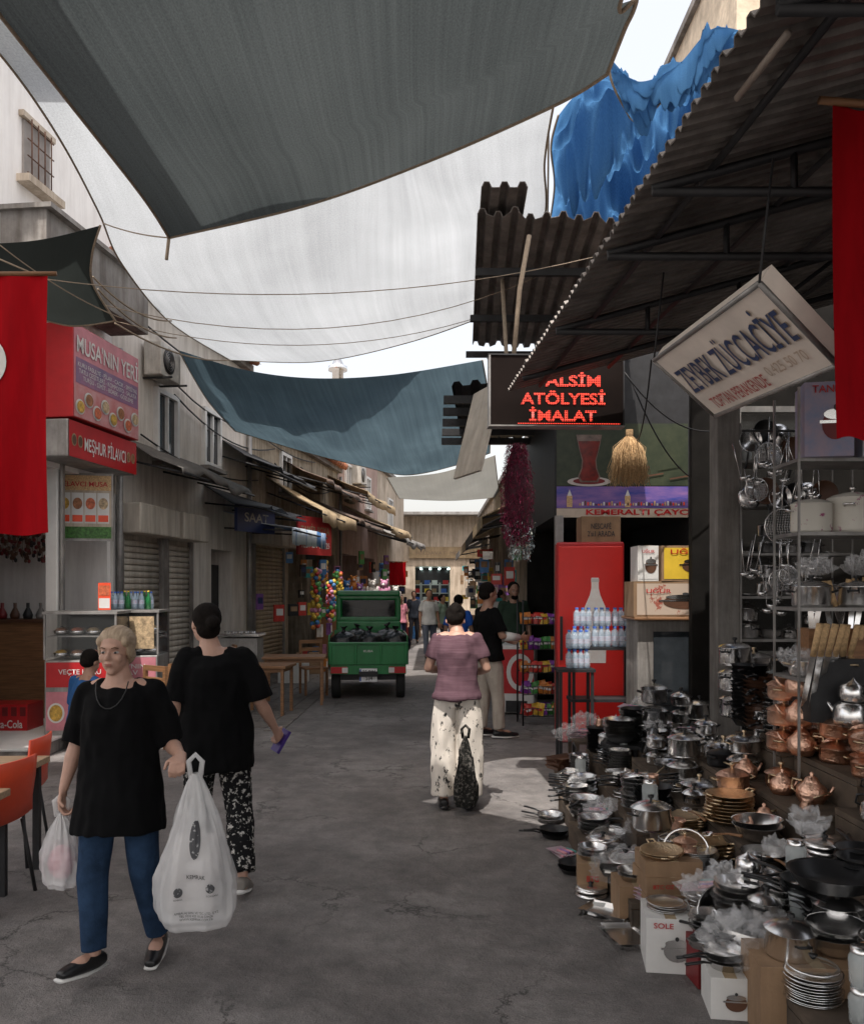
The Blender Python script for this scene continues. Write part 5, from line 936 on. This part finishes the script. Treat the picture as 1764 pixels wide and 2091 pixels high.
w1=person('woman in black top and jeans walking with plastic bags',(-1.44,3.98,0),math.radians(-2),dict(P=(0,0,.88),C=(0,-.01,1.2),N=(0,.0,1.37),HD=(-.01,-.03,1.505),sR=(-.15,.01,1.315),sL=(.15,.01,1.315),hR=(-.085,0,.85),kR=(-.09,-.1,.47),aR=(-.07,-.13,.12),tR=(-.13,-.27,.1),hL=(.085,0,.85),kL=(.11,.02,.46),aL=(.13,.16,.1),tL=(.15,.01,.035),eR=(-.225,.04,1.06),wR=(-.26,-.03,.85),eL=(.225,.05,1.06),wL=(.34,-.15,1.04)),skinA,blond,'tied',black,.66,.97,jeans,(.078,.07,.058),blackp,.006,1.07,1.58,tilt=.06,hands=dict(L=((.12,-.9,-.25),(0,-.2,-1),(-1,0,.2),1.15),R=((0,-.1,-1),(1,0,0),(0,-1,0),1.1)),loose=.024,tamp=.007,front=.03)
m=M(); m.tube([(.075*math.cos(a*.35+math.pi)*1.0,-.09-.055*math.sin(a*.35),1.37-.12*math.sin(a*.35)) for a in range(10)],.003,blackp,5); obj(m,'necklace',w1)
w2=person('woman in black shirt walking away holding purple phone',(-1.27,5.05,0),math.radians(190),dict(HD=(.06,-.02,1.51),N=(.02,.01,1.375),eR=(-.25,.03,1.07),wR=(-.34,-.12,.88),hR=(-.09,0,.87),aR=(-.16,.2,.12),kR=(-.13,-.0,.48),tR=(-.18,.07,.03),kL=(.1,-.1,.48),aL=(.08,-.15,.09),tL=(.08,-.32,.035)),skinA,dkh,'bun',black,.7,.97,patt,(.085,.08,.075),mat('grey_shoe',(.2,.18,.16),.7),.007,1.1,1.66,tilt=-.05,turn=.45,hands=dict(R=((-.3,-.6,-.7),(.6,-.5,.1),(0,-.5,.8),.9)),face=True,loose=.034,tamp=.008,front=.01)
w3=person('woman seen from behind in mauve shirt and patterned trousers',(.2,6.9,0),math.radians(176),dict(C=(0,-.03,1.2),N=(0,-.09,1.365),HD=(.02,-.18,1.455),sR=(-.15,-.06,1.325),sL=(.15,-.06,1.325),eR=(-.23,-.06,1.09),wR=(-.13,-.26,1.03),eL=(.23,-.06,1.09),wL=(.13,-.28,1.05)),skinA,dkh,'clip',mauve,.86,.65,leafp,(.105,.108,.1),blackp,.007,1.0,1.66,tilt=.8,hands=dict(R=((.5,-.8,.1),(0,0,1),(-.5,0,.5),.9),L=((-.5,-.8,.1),(0,0,1),(.5,0,.5),.9)),face=True,sole=blackp,tamp=.013)
mn=person('man in black t-shirt with white arm cast',(.66,10.2,0),math.radians(115),dict(eR=(-.22,-.05,1.08),wR=(-.2,-.28,1.06),eL=(.22,-.06,1.08),wL=(.2,-.32,1.02),kR=(-.1,-.06,.47),aR=(-.1,-.08,.085),tR=(-.12,-.25,.035)),skinB,dkh,'short',black,.82,.85,mat('beige_trousers',(.4,.35,.3),.9,var=.15),(.095,.075,.06),blackp,.009,1.1,1.82,tilt=.2)
for sx,a,b in((1,(.22,-.08,1.07),(.2,-.32,1.03)),(-1,(-.22,-.08,1.08),(-.2,-.26,1.06))): m=M(); m.tube([a,b],[.05,.037],white,12); obj(m,'arm_cast',mn)
person('bearded man in dark green shirt standing at stall',(1.27,13.4,0),math.radians(10),None,skinB,dkh,'short',mat('dark_green_cloth',(.03,.05,.035),.9),.8,.9,black,vox=.01,H=1.86,beard=True,tilt=.1)
seat=dict(P=(0,.05,.5),C=(0,.0,.8),N=(0,-.02,.98),HD=(0,-.06,1.11),sR=(-.15,0,.93),sL=(.15,0,.93),eR=(-.22,-.02,.68),wR=(-.15,-.22,.62),eL=(.22,-.02,.68),wL=(.15,-.22,.62),hR=(-.09,.03,.46),hL=(.09,.03,.46),kR=(-.12,-.38,.46),kL=(.12,-.38,.46),aR=(-.12,-.36,.085),aL=(.12,-.36,.085),tR=(-.13,-.52,.035),tL=(.13,-.52,.035))
person('boy in blue t-shirt sitting on a stool',(-3.25,8.1,0),math.radians(150),seat,skinB,dkh,'short',mat('blue_cloth',(.03,.1,.26),.9),.42,.9,navy,vox=.009,H=1.55,tilt=.4)
t=thing('stool','small round wooden stool beside counter','stool',(-3.25,8.1,0)); m=M(); m.lathe([(0,.38),(.16,.38),(.16,.41),(0,.41)],wood,20); obj(m,'seat',t)
for a in range(4): m=M(); m.tube([(.1*math.cos(a*1.57+.7),.1*math.sin(a*1.57+.7),.38),(.15*math.cos(a*1.57+.7),.15*math.sin(a*1.57+.7),0)],.013,wood,6); obj(m,'leg',t)
walk=dict(kR=(-.1,-.15,.48),aR=(-.1,-.2,.09),tR=(-.11,-.37,.035),aL=(.1,.2,.13),kL=(.1,.02,.47),tL=(.11,.08,.03))
for lb,u,D,rz,cl,bt,hr,h_ in[('man in white shirt walking in the lane',876,22,10,(.5,.52,.52),(.1,.12,.16),'short',1.75),('woman in pale green dress standing at stall',903,24,60,(.25,.35,.28),(.05,.05,.06),'bun',1.62),('person in blue shirt with back turned',936,14.5,180,(.03,.12,.5),(.05,.05,.07),'cap',1.66),('man in light blue shirt walking away',1003,19,175,(.2,.42,.52),(.08,.09,.12),'short',1.72),('man in dark clothes near the hall',845,28,0,(.05,.06,.08),(.04,.04,.05),'short',1.7),('woman in pink top by the toys',818,25,30,(.5,.2,.25),(.04,.05,.1),'bun',1.6),('man in grey shirt beside market stall',1022,17.5,90,(.2,.2,.2),(.05,.05,.07),'short',1.74)]:
    k=lb.replace(' ','_'); person(lb,((u-882)/F*D,D,0),math.radians(rz),walk,skinB,dkh,hr,mat('cloth_'+k,cl,.9),.8,.8,mat('trs_'+k,bt,.9),vox=.013,H=h_,face=False)
def project(o,bv):
    for v in o.data.vertices:
        h=bv.ray_cast(V((v.co.x,-2,v.co.z)),V((0,1,0)))
        if h[0]: v.co=h[0]+V((0,-.004,0))
def carrybag(loc,w_,h_,mt,label,rz,seed,d=.16):
    m=M(); n=60; vs=[];fs=[]; k=48
    for i in range(k+1):
        f=i/k; z=-h_*f; wd=w_/2*(.07+.93*min(1,(f/.7))**.75)*(1-.22*max(0,(f-.86)/.14)**2); dp=d/2*(.2+.8*min(1,f/.6))*(1 if f<.95 else .8)
        for a in range(n):
            an=2*math.pi*a/n; c_,s_=math.cos(an),math.sin(an); q=V((wd*abs(c_)**.8*(1 if c_>0 else -1),dp*s_,z)); nz=noise.noise(V((c_*2+seed,s_*2,f*2)))*.03+noise.noise(V((c_*9+seed,s_*9,f*1.5)))*.022*(1.35-f)+noise.noise(V((c_*5+seed,s_*5,f*14)))*.006
            q+=V((c_,s_,0))*nz*min(1,f*4); vs.append(q)
    for i in range(k):
        for a in range(n): x=i*n+a; y=i*n+(a+1)%n; fs.append((x,y,y+n,x+n))
    vs.append(V((0,0,-h_-.012))); 
    for a in range(n): fs.append((k*n+a,k*n+(a+1)%n,len(vs)-1))
    m.add(vs,fs,mt,True); t=thing('carrier_bag',label,'carrier bag',loc,rz); o=obj(m,'bag_body',t)
    mm=M(); mm.tube([(-.02,0,-.02),(-.03,0,.05),(0,0,.08),(.03,0,.05),(.02,0,-.02)],[(.012,.006)]*5,mt,8); obj(mm,'bag_handle',t)
    return t,o
bpy.context.view_layer.update()
hl=w1.matrix_world@V((.36,-.23,1.03)); hr=w1.matrix_world@V((-.265,-.035,.77))
tb,bo=carrybag(hl+V((.07,0,-.05)),.345,.66,bagw,'large translucent white carrier bag with black print',0,3.1,.2)
m=M(); m.box((0,0,0),(.2,.08,.34),mat('bag_content',(.62,.6,.58),.8,c2=(.4,.36,.36),scale=6)); obj(m,'folded_goods',None,'folded goods inside the white carrier bag','goods',hl+V((.07,0,-.48)),rot=(0,.08,.1),bev=.03)
bv=BVHTree.FromPolygons([v.co.copy() for v in bo.data.vertices],[tuple(p.vertices) for p in bo.data.polygons])
for s,c,w_,h_ in[('KEMRAK',(.03,0,-.42),.08,.018),('KEMRAK',(-.045,0,-.515),.035,.007),('TORBALI',(.095,0,-.5),.045,.008),('AMBALAJ SAN. VE TİC. LTD. ŞTİ.\nTEL 0232 425 10 20 İZMİR\nWWW.KEMRAK.COM.TR',(.03,0,-.585),.18,.04)]:
    o=text(tb,s,c,w_,h_,ink,bold=.0); project(o,bv)
def ringdisc(cx,cz,rx,rz,name):
    m=M(); vs=[(cx,0,cz)]; fs=[]; n=24; rings=4
    for k in range(1,rings+1):
        for j in range(n): a=2*math.pi*j/n; vs.append((cx+rx*k/rings*math.cos(a),0,cz+rz*k/rings*math.sin(a)))
    for j in range(n): fs.append((0,1+j,1+(j+1)%n))
    for k in range(rings-1):
        for j in range(n): a=1+k*n+j; b=1+k*n+(j+1)%n; fs.append((a,b,b+n,a+n))
    m.add(vs,fs,mat('grey_print',(.06,.06,.065),.6,c2=(.35,.35,.35),thr=.6,scale=60)); o=obj(m,name,tb); project(o,bv)
ringdisc(.02,-.27,.024,.08,'printed_emblem'); ringdisc(-.045,-.485,.018,.02,'printed_badge'); ringdisc(.09,-.468,.018,.02,'printed_badge')
carrybag(hr+V((-.0,0,-.02)),.17,.34,bagw,'small white plastic bag with pink contents',.2,8.2,.14)
m=M(); m.ell((0,0,0),(.06,.05,.08),pinkp,12); obj(m,'wrapped_food',None,'pink wrapped food inside small bag','food',hr+V((0,0,-.25)))
hp=w2.matrix_world@V((-.37,-.2,.8)); m=M(); m.box((0,0,0),(.02,.08,.15),mat('purple_case',(.06,.03,.2),.4)); m.box((.012,0,0),(.002,.07,.135),ink); obj(m,'mobile_phone',None,'mobile phone in dark purple case held in hand','phone',hp,0,rot=(.2,.5,.8),bev=.006)
carrybag((.26,6.68,.62),.17,.55,mat('black_patterned_bag',(.02,.02,.018),.9,c2=(.12,.11,.1),thr=.55,scale=40),'dark patterned cloth shopping bag hanging low',0,5,.1)
